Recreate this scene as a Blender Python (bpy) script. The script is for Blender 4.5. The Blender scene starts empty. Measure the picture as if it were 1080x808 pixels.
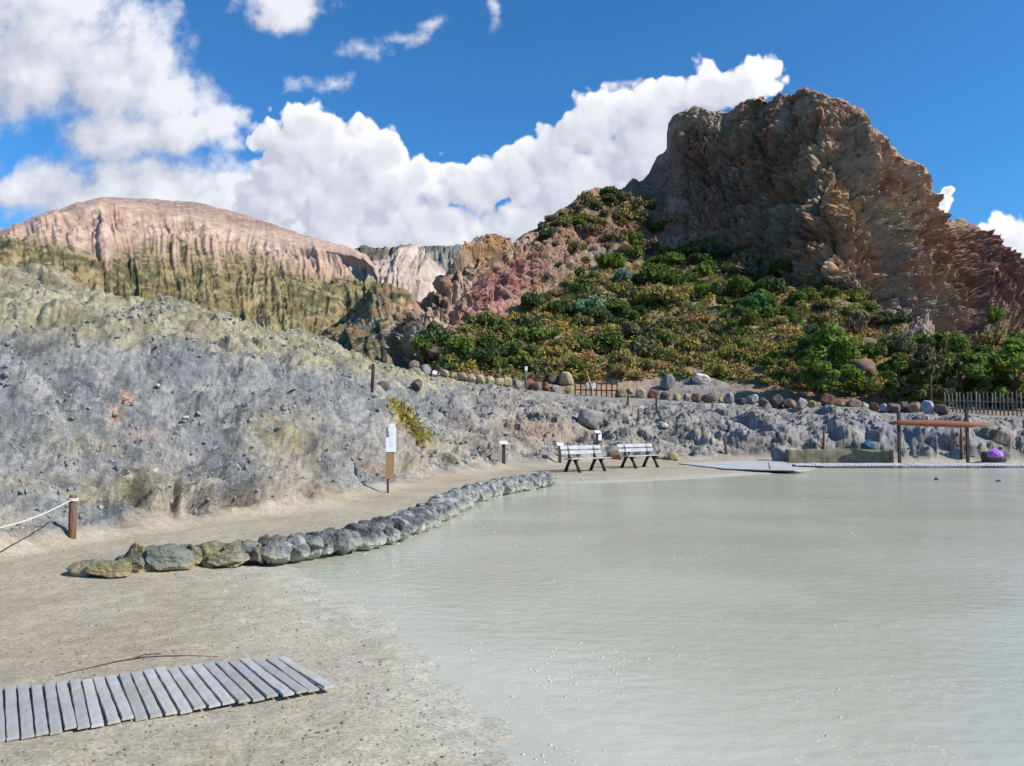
import bpy, math
import numpy as np
from mathutils import Vector, Matrix, Euler

RS = np.random.RandomState(11)
sc = bpy.context.scene
COL = sc.collection
f32 = np.float32

# ------------------------------------------------------------------ camera model (photo pixels 1080 x 808)
W0, H0, FPX, HORIZON, CAMZ = 1080.0, 808.0, 810.0, 447.0, 1.6
PITCH = math.atan((HORIZON - H0 / 2) / FPX)
CP, SP = math.cos(PITCH), math.sin(PITCH)


def pdir(px, py):
    cx = (np.asarray(px, float) - W0 / 2) / FPX
    cy = (H0 / 2 - np.asarray(py, float)) / FPX
    return cx, CP - cy * SP, SP + cy * CP


def at(px, py, r):
    """world point seen at a photo pixel, at horizontal range r"""
    dx, dy, dz = pdir(px, py)
    k = r / np.hypot(dx, dy)
    return np.array([dx * k, dy * k, CAMZ + dz * k])


def theta_of(px, py):
    dx, dy, dz = pdir(px, py)
    return np.arctan2(dx, dy)


def proj(P):
    x, y, z = P[..., 0], P[..., 1], P[..., 2] - CAMZ
    d = y * CP + z * SP
    d = np.where(d < 0.05, 0.05, d)
    up = -y * SP + z * CP
    return W0 / 2 + FPX * x / d, H0 / 2 - FPX * up / d


def flat(px, py, z=0.0):
    """point of the horizontal plane z seen at a pixel"""
    dx, dy, dz = pdir(px, py)
    k = (z - CAMZ) / dz
    return np.array([dx * k, dy * k, z])


def lin(r, g, b):
    o = []
    for c in (r, g, b):
        c /= 255.0
        o.append(c / 12.92 if c <= 0.04045 else ((c + 0.055) / 1.055) ** 2.4)
    return tuple(o)


# ------------------------------------------------------------------ numpy noise
_p = RS.permutation(256)
PERM = np.concatenate([_p, _p, _p]).astype(np.int32)
_g = RS.normal(size=(256, 3))
GRAD = (_g / np.linalg.norm(_g, axis=1)[:, None]).astype(f32)
JIT = RS.rand(256, 3).astype(f32)


def _h(i, j, k):
    return PERM[PERM[PERM[i & 255] + (j & 255)] + (k & 255)]


def noise(P):
    P = np.asarray(P, f32)
    fl = np.floor(P)
    I = fl.astype(np.int32)
    F = P - fl
    U = F * F * F * (F * (F * 6 - 15) + 10)
    out = np.zeros(P.shape[:-1], f32)
    for a in (0, 1):
        wa = U[..., 0] if a else 1 - U[..., 0]
        for b in (0, 1):
            wb = U[..., 1] if b else 1 - U[..., 1]
            for c in (0, 1):
                wc = U[..., 2] if c else 1 - U[..., 2]
                g = GRAD[_h(I[..., 0] + a, I[..., 1] + b, I[..., 2] + c)]
                out += wa * wb * wc * (g[..., 0] * (F[..., 0] - a) + g[..., 1] * (F[..., 1] - b) + g[..., 2] * (F[..., 2] - c))
    return out * 1.5


def fbm(P, o=4, gain=0.5, lac=2.03):
    P = np.asarray(P, f32)
    s = np.zeros(P.shape[:-1], f32)
    a = 1.0
    for i in range(o):
        s += a * noise(P + i * 17.3)
        P = P * lac
        a *= gain
    return s


def ridged(P, o=4, gain=0.5, lac=2.03):
    P = np.asarray(P, f32)
    s = np.zeros(P.shape[:-1], f32)
    a = 1.0
    for i in range(o):
        s += a * (1 - 2 * np.abs(noise(P + i * 9.7)))
        P = P * lac
        a *= gain
    return s


def voro(P):
    """F1, F2 and a random value of the nearest cell"""
    P = np.asarray(P, f32)
    fl = np.floor(P)
    I = fl.astype(np.int32)
    F = P - fl
    sh = P.shape[:-1]
    f1 = np.full(sh, 9, f32)
    f2 = np.full(sh, 9, f32)
    cid = np.zeros(sh, np.int32)
    for a in (-1, 0, 1):
        for b in (-1, 0, 1):
            for c in (-1, 0, 1):
                h = _h(I[..., 0] + a, I[..., 1] + b, I[..., 2] + c)
                J = JIT[h]
                d = (J[..., 0] + a - F[..., 0]) ** 2 + (J[..., 1] + b - F[..., 1]) ** 2 + (J[..., 2] + c - F[..., 2]) ** 2
                m = d < f1
                f2 = np.where(m, f1, np.minimum(f2, d))
                cid = np.where(m, h, cid)
                f1 = np.where(m, d, f1)
    return np.sqrt(f1), np.sqrt(f2), JIT[cid][..., 0]


def facet(P, tilt=1.0, crack=.1, deep=1.0):
    """angular blocks: every cell is a plane with its own height and tilt, cracks between the cells"""
    P = np.asarray(P, f32)
    fl = np.floor(P)
    I = fl.astype(np.int32)
    F = P - fl
    sh = P.shape[:-1]
    f1 = np.full(sh, 9, f32)
    f2 = np.full(sh, 9, f32)
    cid = np.zeros(sh, np.int32)
    off = np.zeros(P.shape, f32)
    for a in (-1, 0, 1):
        for b in (-1, 0, 1):
            for c in (-1, 0, 1):
                h = _h(I[..., 0] + a, I[..., 1] + b, I[..., 2] + c)
                v = F - (JIT[h] + np.array([a, b, c], f32))
                d = (v * v).sum(-1)
                m = d < f1
                f2 = np.where(m, f1, np.minimum(f2, d))
                cid = np.where(m, h, cid)
                off = np.where(m[..., None], v, off)
                f1 = np.where(m, d, f1)
    e = np.sqrt(f2) - np.sqrt(f1)
    return (JIT[cid][..., 1] - .5) + tilt * (off * GRAD[cid]).sum(-1) - np.clip(crack - e, 0, 1) / crack * deep * .5


def sstep(a, b, x):
    t = np.clip((x - a) / (b - a), 0, 1)
    return t * t * (3 - 2 * t)


def mix(a, b, t):
    t = np.asarray(t)[..., None]
    return np.asarray(a) * (1 - t) + np.asarray(b) * t


def gauss(px, py, cx, cy, rx, ry, ang=0.0):
    c, s = math.cos(ang), math.sin(ang)
    dx, dy = px - cx, py - cy
    a, b = (dx * c + dy * s) / rx, (-dx * s + dy * c) / ry
    return np.exp(-(a * a + b * b))


# ------------------------------------------------------------------ node helpers
def N(t, typ, ins=None, **props):
    n = t.nodes.new(typ)
    for k, v in props.items():
        setattr(n, k, v)
    for k, v in (ins or {}).items():
        s = n.inputs[k]
        if isinstance(v, bpy.types.NodeSocket):
            t.links.new(v, s)
        else:
            s.default_value = v
    return n


def M(t, op, a, b=None, c=None, clamp=False):
    ins = {0: a}
    if b is not None:
        ins[1] = b
    if c is not None:
        ins[2] = c
    return N(t, 'ShaderNodeMath', ins, operation=op, use_clamp=clamp).outputs[0]


def VM(t, op, a, b=None, out=0):
    ins = {0: a}
    if b is not None:
        ins[1] = b
    return N(t, 'ShaderNodeVectorMath', ins, operation=op).outputs[out]


def MAPR(t, v, a, b, c=0.0, d=1.0, smooth=True):
    return N(t, 'ShaderNodeMapRange', {0: v, 1: a, 2: b, 3: c, 4: d}, interpolation_type='SMOOTHSTEP' if smooth else 'LINEAR').outputs[0]


def MIXC(t, f, a, b, blend='MIX'):
    n = N(t, 'ShaderNodeMix', data_type='RGBA', blend_type=blend)
    for k, v in ((0, f), (6, a), (7, b)):
        if isinstance(v, bpy.types.NodeSocket):
            t.links.new(v, n.inputs[k])
        else:
            n.inputs[k].default_value = v if k == 0 else (*v[:3], 1)
    return n.outputs[2]


def NOISE(t, vec, scale, detail=4, rough=0.55, out=0):
    return N(t, 'ShaderNodeTexNoise', {'Vector': vec, 'Scale': scale, 'Detail': detail, 'Roughness': rough}).outputs[out]


def newmat(name):
    m = bpy.data.materials.new(name)
    m.use_nodes = True
    t = m.node_tree
    t.nodes.clear()
    out = N(t, 'ShaderNodeOutputMaterial')
    b = N(t, 'ShaderNodeBsdfPrincipled')
    t.links.new(b.outputs[0], out.inputs[0])
    return m, t, b


def rockmat(name, scale=6.0, bump=0.5, dist=0.05, amt=0.45, speck=0.0, rough=0.95, attr=True, col=(.3, .3, .3), col2=None, spec=0.15):
    """stony, mottled surface; colour from the mesh's own mineral zones or from two colours"""
    m, t, b = newmat(name)
    pos = N(t, 'ShaderNodeNewGeometry').outputs['Position'] if attr else N(t, 'ShaderNodeTexCoord').outputs['Object']
    if attr:
        at_ = N(t, 'ShaderNodeAttribute', attribute_name='col')
        base = at_.outputs['Color']
    else:
        n0 = NOISE(t, pos, scale * 0.35, 3)
        base = MIXC(t, MAPR(t, n0, .4, .62), col, col2 or col)
        rnd = N(t, 'ShaderNodeObjectInfo').outputs['Random']
        base = MIXC(t, 1.0, base, N(t, 'ShaderNodeCombineColor', {0: MAPR(t, rnd, 0, 1, .78, 1.2, False), 1: MAPR(t, rnd, 0, 1, .8, 1.16, False), 2: MAPR(t, rnd, 0, 1, .82, 1.12, False)}).outputs[0], 'MULTIPLY')
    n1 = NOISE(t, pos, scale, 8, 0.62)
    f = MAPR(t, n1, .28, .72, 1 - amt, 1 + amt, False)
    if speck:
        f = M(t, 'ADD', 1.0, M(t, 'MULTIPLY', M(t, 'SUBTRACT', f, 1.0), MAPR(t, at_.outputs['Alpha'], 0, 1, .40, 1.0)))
        v = N(t, 'ShaderNodeTexVoronoi', {'Vector': pos, 'Scale': speck}).outputs['Color']
        g = N(t, 'ShaderNodeSeparateColor', {0: v}).outputs[0]
        f = M(t, 'MULTIPLY', f, MAPR(t, g, 0, 1, .78, 1.2, False))
    gcol = N(t, 'ShaderNodeCombineColor', {0: f, 1: f, 2: f}).outputs[0]
    t.links.new(MIXC(t, 1.0, base, gcol, 'MULTIPLY'), b.inputs['Base Color'])
    n2 = NOISE(t, pos, scale * 2.7, 8, 0.68)
    bp = N(t, 'ShaderNodeBump', {'Strength': MAPR(t, at_.outputs['Alpha'], 0, 1, bump * .35, bump) if speck else bump, 'Distance': dist, 'Height': M(t, 'ADD', n1, M(t, 'MULTIPLY', n2, .6))})
    t.links.new(bp.outputs[0], b.inputs['Normal'])
    b.inputs['Roughness'].default_value = rough
    b.inputs['Specular IOR Level'].default_value = spec
    return m


def plainmat(name, col, col2=None, scale=8.0, rough=0.7, bump=0.2, grain=None, spec=0.3):
    m, t, b = newmat(name)
    pos = N(t, 'ShaderNodeTexCoord').outputs['Object']
    if grain:
        pos = N(t, 'ShaderNodeMapping', {'Vector': pos, 'Scale': grain}).outputs[0]
    n = NOISE(t, pos, scale, 6, .6)
    t.links.new(MIXC(t, MAPR(t, n, .3, .7), col, col2 or tuple(c * .65 for c in col)), b.inputs['Base Color'])
    bp = N(t, 'ShaderNodeBump', {'Strength': bump, 'Distance': .02, 'Height': n})
    t.links.new(bp.outputs[0], b.inputs['Normal'])
    b.inputs['Roughness'].default_value = rough
    b.inputs['Specular IOR Level'].default_value = spec
    return m


def leafmat(name, a, b_, transl=0.25):
    m = bpy.data.materials.new(name)
    m.use_nodes = True
    t = m.node_tree
    t.nodes.clear()
    out = N(t, 'ShaderNodeOutputMaterial')
    pos = N(t, 'ShaderNodeNewGeometry').outputs['Position']
    isl = N(t, 'ShaderNodeNewGeometry').outputs['Random Per Island']
    rnd = N(t, 'ShaderNodeObjectInfo').outputs['Random']
    n = NOISE(t, pos, 1.3, 3)
    f = M(t, 'ADD', M(t, 'MULTIPLY', isl, .6), M(t, 'MULTIPLY', MAPR(t, n, .35, .65), .4))
    c = MIXC(t, f, a, b_)
    k = MAPR(t, rnd, 0, 1, .7, 1.3, False)
    c = MIXC(t, 1.0, c, N(t, 'ShaderNodeCombineColor', {0: k, 1: k, 2: MAPR(t, rnd, 0, 1, 1.1, .9, False)}).outputs[0], 'MULTIPLY')
    d = N(t, 'ShaderNodeBsdfDiffuse', {'Color': c})
    tr = N(t, 'ShaderNodeBsdfTranslucent', {'Color': c})
    mx = N(t, 'ShaderNodeMixShader', {0: transl, 1: d.outputs[0], 2: tr.outputs[0]})
    t.links.new(mx.outputs[0], out.inputs[0])
    return m


# ------------------------------------------------------------------ object helpers
def mesh_np(name, V, F, mats, col=None, smooth=True, matidx=None):
    """V (n,3), F (m,4) or (m,3) integer arrays"""
    V = np.asarray(V, f32).reshape(-1, 3)
    F = np.asarray(F, np.int32)
    me = bpy.data.meshes.new(name)
    k = F.shape[1]
    me.vertices.add(len(V))
    me.vertices.foreach_set('co', V.ravel())
    me.loops.add(F.size)
    me.loops.foreach_set('vertex_index', F.ravel())
    me.polygons.add(len(F))
    me.polygons.foreach_set('loop_start', np.arange(0, F.size, k, dtype=np.int32))
    me.polygons.foreach_set('loop_total', np.full(len(F), k, np.int32))
    if matidx is not None:
        me.polygons.foreach_set('material_index', np.asarray(matidx, np.int32))
    for m in (mats if isinstance(mats, (list, tuple)) else [mats]):
        me.materials.append(m)
    me.update(calc_edges=True)
    me.polygons.foreach_set('use_smooth', np.full(len(F), bool(smooth)))
    if col is not None:
        a = me.color_attributes.new('col', 'FLOAT_COLOR', 'POINT')
        c = np.ones((len(V), 4), f32)
        c[:, :col.shape[-1]] = col.reshape(-1, col.shape[-1])
        a.data.foreach_set('color', c.ravel())
    return me


def link(name, me, parent=None, loc=None, rot=None, scale=None):
    o = bpy.data.objects.new(name, me)
    COL.objects.link(o)
    if parent is not None:
        o.parent = parent
    if loc is not None:
        o.location = loc
    if rot is not None:
        o.rotation_euler = rot
    if scale is not None:
        o.scale = scale
    return o


def tag(o, label=None, cat=None, group=None, kind=None):
    if label:
        o['label'] = label
    if cat:
        o['category'] = cat
    if group:
        o['group'] = group
    if kind:
        o['kind'] = kind
    return o


def thing(name, label, cat, loc, rotz=0.0, group=None, tilt=(0, 0)):
    o = link(name, None, loc=loc, rot=(tilt[0], tilt[1], rotz))
    return tag(o, label, cat, group)


class MB:
    def __init__(s):
        s.v, s.f = [], []

    def box(s, c, size, rot=None, taper=1.0, jig=0.0):
        """bevelled box: centre, size, optional Euler"""
        hx, hy, hz = size[0] / 2, size[1] / 2, size[2] / 2
        b = min(hx, hy, hz) * 0.22
        R = Euler(rot).to_matrix() if rot else Matrix.Identity(3)
        prof = []
        for z, i in ((-hz, b), (-hz + b, 0), (hz - b, 0), (hz, b)):
            k = taper if z > 0 else 1.0
            X, Y = (hx - i) * k, (hy - i) * k
            c1 = b if i == 0 else b * .5
            prof.append([(-X + c1, -Y, z), (X - c1, -Y, z), (X, -Y + c1, z), (X, Y - c1, z), (X - c1, Y, z), (-X + c1, Y, z), (-X, Y - c1, z), (-X, -Y + c1, z)])
        o = len(s.v)
        for ring in prof:
            for p in ring:
                q = R @ Vector(p) + Vector(c)
                if jig:
                    q += Vector(RS.normal(size=3) * jig)
                s.v.append(tuple(q))
        for r in range(3):
            for i in range(8):
                j = (i + 1) % 8
                s.f.append((o + r * 8 + i, o + r * 8 + j, o + r * 8 + 8 + j, o + r * 8 + 8 + i))
        s.f.append(tuple(o + i for i in range(7, -1, -1)))
        s.f.append(tuple(o + 24 + i for i in range(8)))
        return s

    def tube(s, pts, rad, n=8, cap=True):
        pts = [Vector(p) for p in pts]
        rads = rad if isinstance(rad, (list, tuple)) else [rad] * len(pts)
        o = len(s.v)
        for i, p in enumerate(pts):
            d = (pts[min(i + 1, len(pts) - 1)] - pts[max(i - 1, 0)]).normalized()
            u = d.orthogonal().normalized() if abs(d.z) > .9 else d.cross(Vector((0, 0, 1))).normalized()
            w = d.cross(u)
            for k in range(n):
                a = 2 * math.pi * k / n
                s.v.append(tuple(p + (u * math.cos(a) + w * math.sin(a)) * rads[i]))
        for i in range(len(pts) - 1):
            for k in range(n):
                j = (k + 1) % n
                s.f.append((o + i * n + k, o + i * n + j, o + (i + 1) * n + j, o + (i + 1) * n + k))
        if cap:
            s.f.append(tuple(o + k for k in range(n - 1, -1, -1)))
            e = o + (len(pts) - 1) * n
            s.f.append(tuple(e + k for k in range(n)))
        return s

    def mesh(s, name, mat, smooth=False):
        me = bpy.data.meshes.new(name)
        me.from_pydata(s.v, [], s.f)
        me.materials.append(mat)
        if smooth:
            me.polygons.foreach_set('use_smooth', np.full(len(me.polygons), True))
        return me

    def obj(s, name, mat, parent=None, smooth=False, **kw):
        return link(name, s.mesh(name, mat, smooth), parent, **kw)


def grid_faces(nr, nc):
    i = np.arange(nr - 1)[:, None] * nc + np.arange(nc - 1)[None, :]
    return np.stack([i, i + 1, i + nc + 1, i + nc], -1).reshape(-1, 4)


def grid_normals(P):
    a = np.gradient(P, axis=1)
    b = np.gradient(P, axis=0)
    n = np.cross(a, b)
    n /= np.maximum(np.linalg.norm(n, axis=-1, keepdims=True), 1e-9)
    return n


class Sheet:
    def __init__(s, TH, P):
        s.TH, s.P = TH, P

    def hit(s, px, py):
        dx, dy, dz = pdir(px, py)
        th = math.atan2(dx, dy)
        j = int(np.clip(np.searchsorted(s.TH, th), 1, len(s.TH) - 1))
        w = (th - s.TH[j - 1]) / (s.TH[j] - s.TH[j - 1])
        c = s.P[:, j - 1] * (1 - w) + s.P[:, j] * w
        el = (c[:, 2] - CAMZ) / np.maximum(np.hypot(c[:, 0], c[:, 1]), .1)
        e = dz / math.hypot(dx, dy)
        k = np.nonzero(el >= e)[0]
        if len(k) == 0:
            i = int(np.argmax(el))
            return c[i].copy()
        i = max(int(k[0]), 1)
        t = (e - el[i - 1]) / max(el[i] - el[i - 1], 1e-9)
        return c[i - 1] * (1 - np.clip(t, 0, 1)) + c[i] * np.clip(t, 0, 1)


def lines_to_grid(lines, TH, nseg, soft=0):
    """lines: list of [(px,py,r),...] from near to far; returns base grid"""
    L = []
    for ln in lines:
        a = np.array(ln, float)
        th = theta_of(a[:, 0], a[:, 1])
        p = np.array([at(*q) for q in ln])
        o = np.argsort(th)
        r = np.interp(TH, th[o], a[o, 2])
        z = np.interp(TH, th[o], p[o, 2])
        if soft:
            kk = np.exp(-np.linspace(-2, 2, 2 * soft + 1) ** 2)
            r = np.convolve(np.pad(r, soft, mode='edge'), kk / kk.sum(), 'valid')
        L.append((r, z))
    rows = []
    for i in range(len(L) - 1):
        n = nseg[i]
        for k in range(n):
            t = k / n
            rows.append((L[i][0] * (1 - t) + L[i + 1][0] * t, L[i][1] * (1 - t) + L[i + 1][1] * t))
    rows.append(L[-1])
    Rr = np.array([q[0] for q in rows])
    Z = np.array([q[1] for q in rows])
    return np.stack([Rr * np.sin(TH), Rr * np.cos(TH), Z], -1)


# ------------------------------------------------------------------ pool outline (world, anticlockwise)
WATER = -0.08
shore_px = [(545, 808), (508, 760), (468, 722), (432, 692), (402, 658), (345, 624), (305, 603), (283, 594), (340, 586), (420, 569), (462, 549),
            (502, 529), (542, 519), (582, 510), (640, 509), (700, 506.5), (760, 503), (800, 500), (852, 496.5), (868, 491.5), (980, 490.5), (1080, 490.5)]
POOL = [flat(x, y, WATER)[:2] for x, y in shore_px]
POOL += [np.array(p) for p in [(26, 31), (31, 27), (33, 18), (30, 6), (22, -3), (10, -4), (4, -1), (1.3, 1.5), (.45, 2.8)]]
POOL = np.array(POOL)


def pool_sd(x, y):
    """signed distance, positive outside the pool"""
    x = np.asarray(x, f32)
    y = np.asarray(y, f32)
    d = np.full(x.shape, 1e9, f32)
    ins = np.zeros(x.shape, bool)
    n = len(POOL)
    for i in range(n):
        ax, ay = POOL[i]
        bx, by = POOL[(i + 1) % n]
        ex, ey = bx - ax, by - ay
        t = np.clip(((x - ax) * ex + (y - ay) * ey) / (ex * ex + ey * ey), 0, 1)
        d = np.minimum(d, (x - ax - t * ex) ** 2 + (y - ay - t * ey) ** 2)
        c = ((ay > y) != (by > y)) & (x < (bx - ax) * (y - ay) / (by - ay + 1e-12) + ax)
        ins ^= c
    d = np.sqrt(d)
    return np.where(ins, -d, d)


# ------------------------------------------------------------------ GROUND: beach, path, grey mound and bank
fine = np.radians(np.arange(-43, 43.001, 0.082))
coarse = np.radians(np.arange(47, 316, 4.0))
TH = np.concatenate([fine, coarse])            # closes on itself
rr = [0.6]
while rr[-1] < 62:
    rr.append(rr[-1] * (1.012 if rr[-1] < 3.3 else 1.0052))
while rr[-1] < 6000:
    rr.append(rr[-1] * 1.12)
RR = np.array(rr)

#        px   foot  mid(py, r)   crest(py, r)   behind dz
prof = [(-420, 680, 330, 10, 262, 22, -3),
        (-200, 622, 352, 13, 272, 25, -3),
        (0, 592, 360, 15.5, 288, 27, -3),
        (60, 579, 360, 16.5, 299, 27.5, -3),
        (100, 571, 360, 17, 309, 28, -3),
        (200, 556, 366, 19, 327, 30, -3),
        (300, 543, 381, 21.5, 351, 33, -3),
        (340, 537, 390, 23, 362, 34, -3),
        (370, 525, 400, 25, 374, 36, -3),
        (400, 519, 408, 27, 384, 38, -2),
        (430, 513, 428, 30, 393, 41, -1),
        (480, 503, 443, 33, 402, 46, -.3),
        (540, 494, 455, 35, 409, 49, 0),
        (600, 489, 462, 36, 416, 50, 0),
        (640, 487, 466, 36, 419, 50, 0),
        (700, 487, 457, 37.5, 422, 50, 0),
        (800, 486, 450, 38.5, 427, 49, 0),
        (900, 486, 448, 38, 432, 48, 0),
        (1000, 486, 449, 38, 437, 47, 0),
        (1080, 487, 452, 38, 441.5, 46, 0),
        (1300, 489, 456, 37, 446, 43, 0),
        (1500, 489, 456, 36, 446, 42, 0)]
cth, crf, crm, czm, crc, czc, cdz = [], [], [], [], [], [], []
for px, pf, pm, rm, pc, rc, dz in prof:
    cth.append(float(theta_of(px, 447)))
    q = flat(px, pf, 0)
    crf.append(math.hypot(q[0], q[1]))
    crm.append(rm)
    czm.append(at(px, pm, rm)[2])
    crc.append(rc)
    czc.append(at(px, pc, rc)[2])
    cdz.append(dz)


def ctrl(a, th):
    return np.interp(th, cth, a)


RF = ctrl(crf, TH)
RM = ctrl(crm, TH)
ZM = ctrl(czm, TH)
RC = ctrl(crc, TH)
ZC = ctrl(czc, TH)
DZ = ctrl(cdz, TH)
back = np.abs(np.arctan2(np.sin(TH), np.cos(TH))) > math.radians(60)
Zg = np.zeros((len(RR), len(TH)))
for j in range(len(TH)):
    if back[j]:
        continue
    Zg[:, j] = np.interp(RR, [RF[j], RM[j], RC[j], RC[j] + 3, RC[j] + 12, 90, 160], [0, ZM[j], ZC[j], ZC[j] + .15 + DZ[j] * .1, ZC[j] + DZ[j], max(ZC[j] + DZ[j] - .4, 0) if DZ[j] > -1 else 0, 0])
# soften the kinks of the profiles
for _ in range(6):
    Zg[1:-1] = Zg[1:-1] * .5 + (Zg[:-2] + Zg[2:]) * .25
k3 = np.exp(-np.linspace(-2, 2, 61) ** 2)
k3 /= k3.sum()
nf = len(fine)
pad = np.pad(Zg[:, :nf], ((0, 0), (30, 30)), mode='edge')
Zs = np.empty_like(Zg[:, :nf])
for i in range(len(RR)):
    Zs[i] = np.convolve(pad[i], k3, mode='valid')
Zg[:, :nf] = Zs
XX = RR[:, None] * np.sin(TH)[None]
YY = RR[:, None] * np.cos(TH)[None]
SD = pool_sd(XX, YY) + 0.10
shore_n = fbm(np.stack([XX, YY, XX * 0], -1) * 1.7, 4)
low = np.where(SD > 0, WATER + 0.085 * (1 - np.exp(-SD / 1.0)) + .022 * shore_n * np.exp(-SD / .7), WATER - 0.4 * (1 - np.exp(SD / 1.9)) + .020 * shore_n * np.exp(SD / .6))
near = RR[:, None] < 200
low = np.where(near, low, 0)
P = np.stack([XX, YY, Zg + low], -1)
hill = sstep(0.02, 0.5, Zg) * np.ones_like(XX)            # 0 on the flat, 1 on the slope
nrm = grid_normals(P)
nrm = np.where(nrm[..., 2:3] < 0, -nrm, nrm)
NRR = int(np.searchsorted(RR, 64))
Q = P[:NRR]
S3 = Q * np.array([1, 1, 1.6])
rng = RR[:NRR, None] * np.ones((1, len(TH)))
wq = np.stack([noise(S3 * .8), noise(S3 * .8 + 31), noise(S3 * .8 + 57)], -1) * .35
S3w = S3 + wq
farf = sstep(20, 36, rng)


def terr(x, n):
    y = x * n
    fl = np.floor(y)
    return (fl + sstep(.28, .62, y - fl)) / n


big = fbm(S3 * .33, 4) * .46 + ridged(S3 * .22 + 70, 2) * .22
# erosion runnels follow the fall line
fa, fb = Q[..., 0] * .94 - Q[..., 1] * .33, Q[..., 0] * .33 + Q[..., 1] * .94
G = np.stack([fa * 1.0, fb * .75, Q[..., 2] * 1.9 + fb * .45], -1) + wq * 1.1
Gf = np.stack([Q[..., 0] * .55 , Q[..., 1] * .6, Q[..., 2] * 2.4 + Q[..., 0] * .12], -1) + wq * 1.2
Gr = np.stack([fa * .6, fb * 1.3, Q[..., 2] * .8], -1) + wq
r1 = ridged(Gr * .55, 3)
run = -np.maximum(0, r1 - .45) * .46
t1 = terr(fbm(G * .9 + 5, 4), 2.6) * .13
t2 = terr(fbm(Gf * 1.0 + 15, 5), 2.4) * .14
t3 = terr(fbm(G * 2.8 + 25, 3), 2.2) * .05
tiltS = S3w @ np.array([[.94, .33, 0], [-.2, .55, -.35], [.15, .35, 1.2]])
bA = facet(tiltS * 1.15, 1.0, .10, .9) * .22
bB = facet(tiltS * 2.7 + 5, 1.0, .16, 1.0) * .085
bC = facet(tiltS * 6.0 + 9, 1.0, .20, 1.0) * .038
bD = facet(S3w * 13.0 + 3, 1.0, .25, 1.0) * .018
finen = ridged(S3 * 6 + wq, 3) * .012 + fbm(S3 * 14, 3) * .016
patch = sstep(-.25, .35, fbm(S3 * .55 + 40, 3))     # rubble comes and goes
patch2 = sstep(-.3, .3, fbm(S3 * .9 + 70, 3))
disp = big + run * (.85 - .3 * farf) + t1 + t2 * (.8 + .9 * farf) + t3 + bA * (.12 + .75 * patch) * (.75 + .5 * farf) + bB * (.2 + .8 * patch2) * (1 - .25 * farf) + bC * (.5 + .5 * (1 - patch) - .25 * farf) + bD + finen
disp *= np.where((rng > (RC - 5)[None]) & (np.array(TH)[None] > 0.0), 1 - .8 * np.clip((rng - (RC - 5)[None]) / 5, 0, 1), 1)
disp *= hill[:NRR]
# hollows and cracks at the foot of the mound
PXv, PYv = proj(Q)
py_of = lambda q: 518 < q < 530
cav = 0
for cx_, cy_, rx_, ry_, an_, dp_ in [(143, 524, 15, 6, .45, .5), (212, 526, 11, 7, 0, .55), (250, 524, 19, 6, -.05, .6), (187, 522, 4, 22, .1, .35), (130, 549, 14, 5, 0, .3), (70, 498, 8, 9, 0, .25), (92, 541, 10, 7, 0, .3), (20, 511, 22, 3, .2, .2), (100, 503, 16, 3, .2, .2),
                                     (45, 370, 60, 3.5, 0, .4), (80, 380, 22, 4, .1, .4), (345, 490, 9, 34, -.6, .32), (320, 455, 7, 30, -.7, .3), (375, 470, 5, 22, -.6, .2), (120, 470, 18, 3, .3, .2), (180, 455, 22, 3, .35, .2), (240, 430, 25, 3, .5, .25), (60, 430, 24, 3, .2, .25),
                                     (492, 449, 16, 6, .5, .8), (500, 427, 14, 5, .3, .6), (445, 417, 12, 4, 0, .5), (470, 435, 12, 5, .4, .6), (540, 440, 16, 4, .2, .5), (560, 475, 16, 4, 0, .5), (800, 452, 20, 4, .2, .6), (880, 458, 10, 8, .6, .6), (915, 455, 10, 9, .5, .6), (1050, 462, 22, 4, .2, .6), (1000, 470, 14, 4, 0, .5)]:
    dp_ = dp_ * (1.25 if py_of(cy_) else 1.0)
    cav = cav + dp_ * gauss(PXv, PYv, cx_, cy_, rx_, ry_, an_) - (dp_ * .5 * gauss(PXv, PYv, cx_, cy_ - 1.7 * ry_, rx_ * 1.1, ry_ * .8, an_) if ry_ < 12 else 0)
disp -= cav * hill[:NRR]
# mouth of the little gully behind the benches
gul = gauss(PXv, PYv, 607, 455, 26, 7, -.35) * .8 + gauss(PXv, PYv, 655, 450, 40, 5, -.3) * .55
gul += gauss(PXv, PYv, 480, 462, 35, 10, .6) * .5
disp -= gul * hill[:NRR]
gul = None
rhat = np.stack([Q[..., 0], Q[..., 1], 0 * Q[..., 0]], -1) / rng[..., None]
dirn = nrm[:NRR] - rhat * (.35 + .7 * farf)[..., None]
dirn /= np.linalg.norm(dirn, axis=-1, keepdims=True)
Q2 = Q + dirn * disp[..., None]
flatbump = fbm(np.stack([Q[..., 0], Q[..., 1], Q[..., 0] * 0], -1) * 2.3, 4) * .010
Q2[..., 2] += flatbump * (1 - hill[:NRR]) * sstep(.15, .9, SD[:NRR])
P[:NRR] = Q2
GROUND = Sheet(TH[:nf], P[:NRR, :nf])

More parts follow.
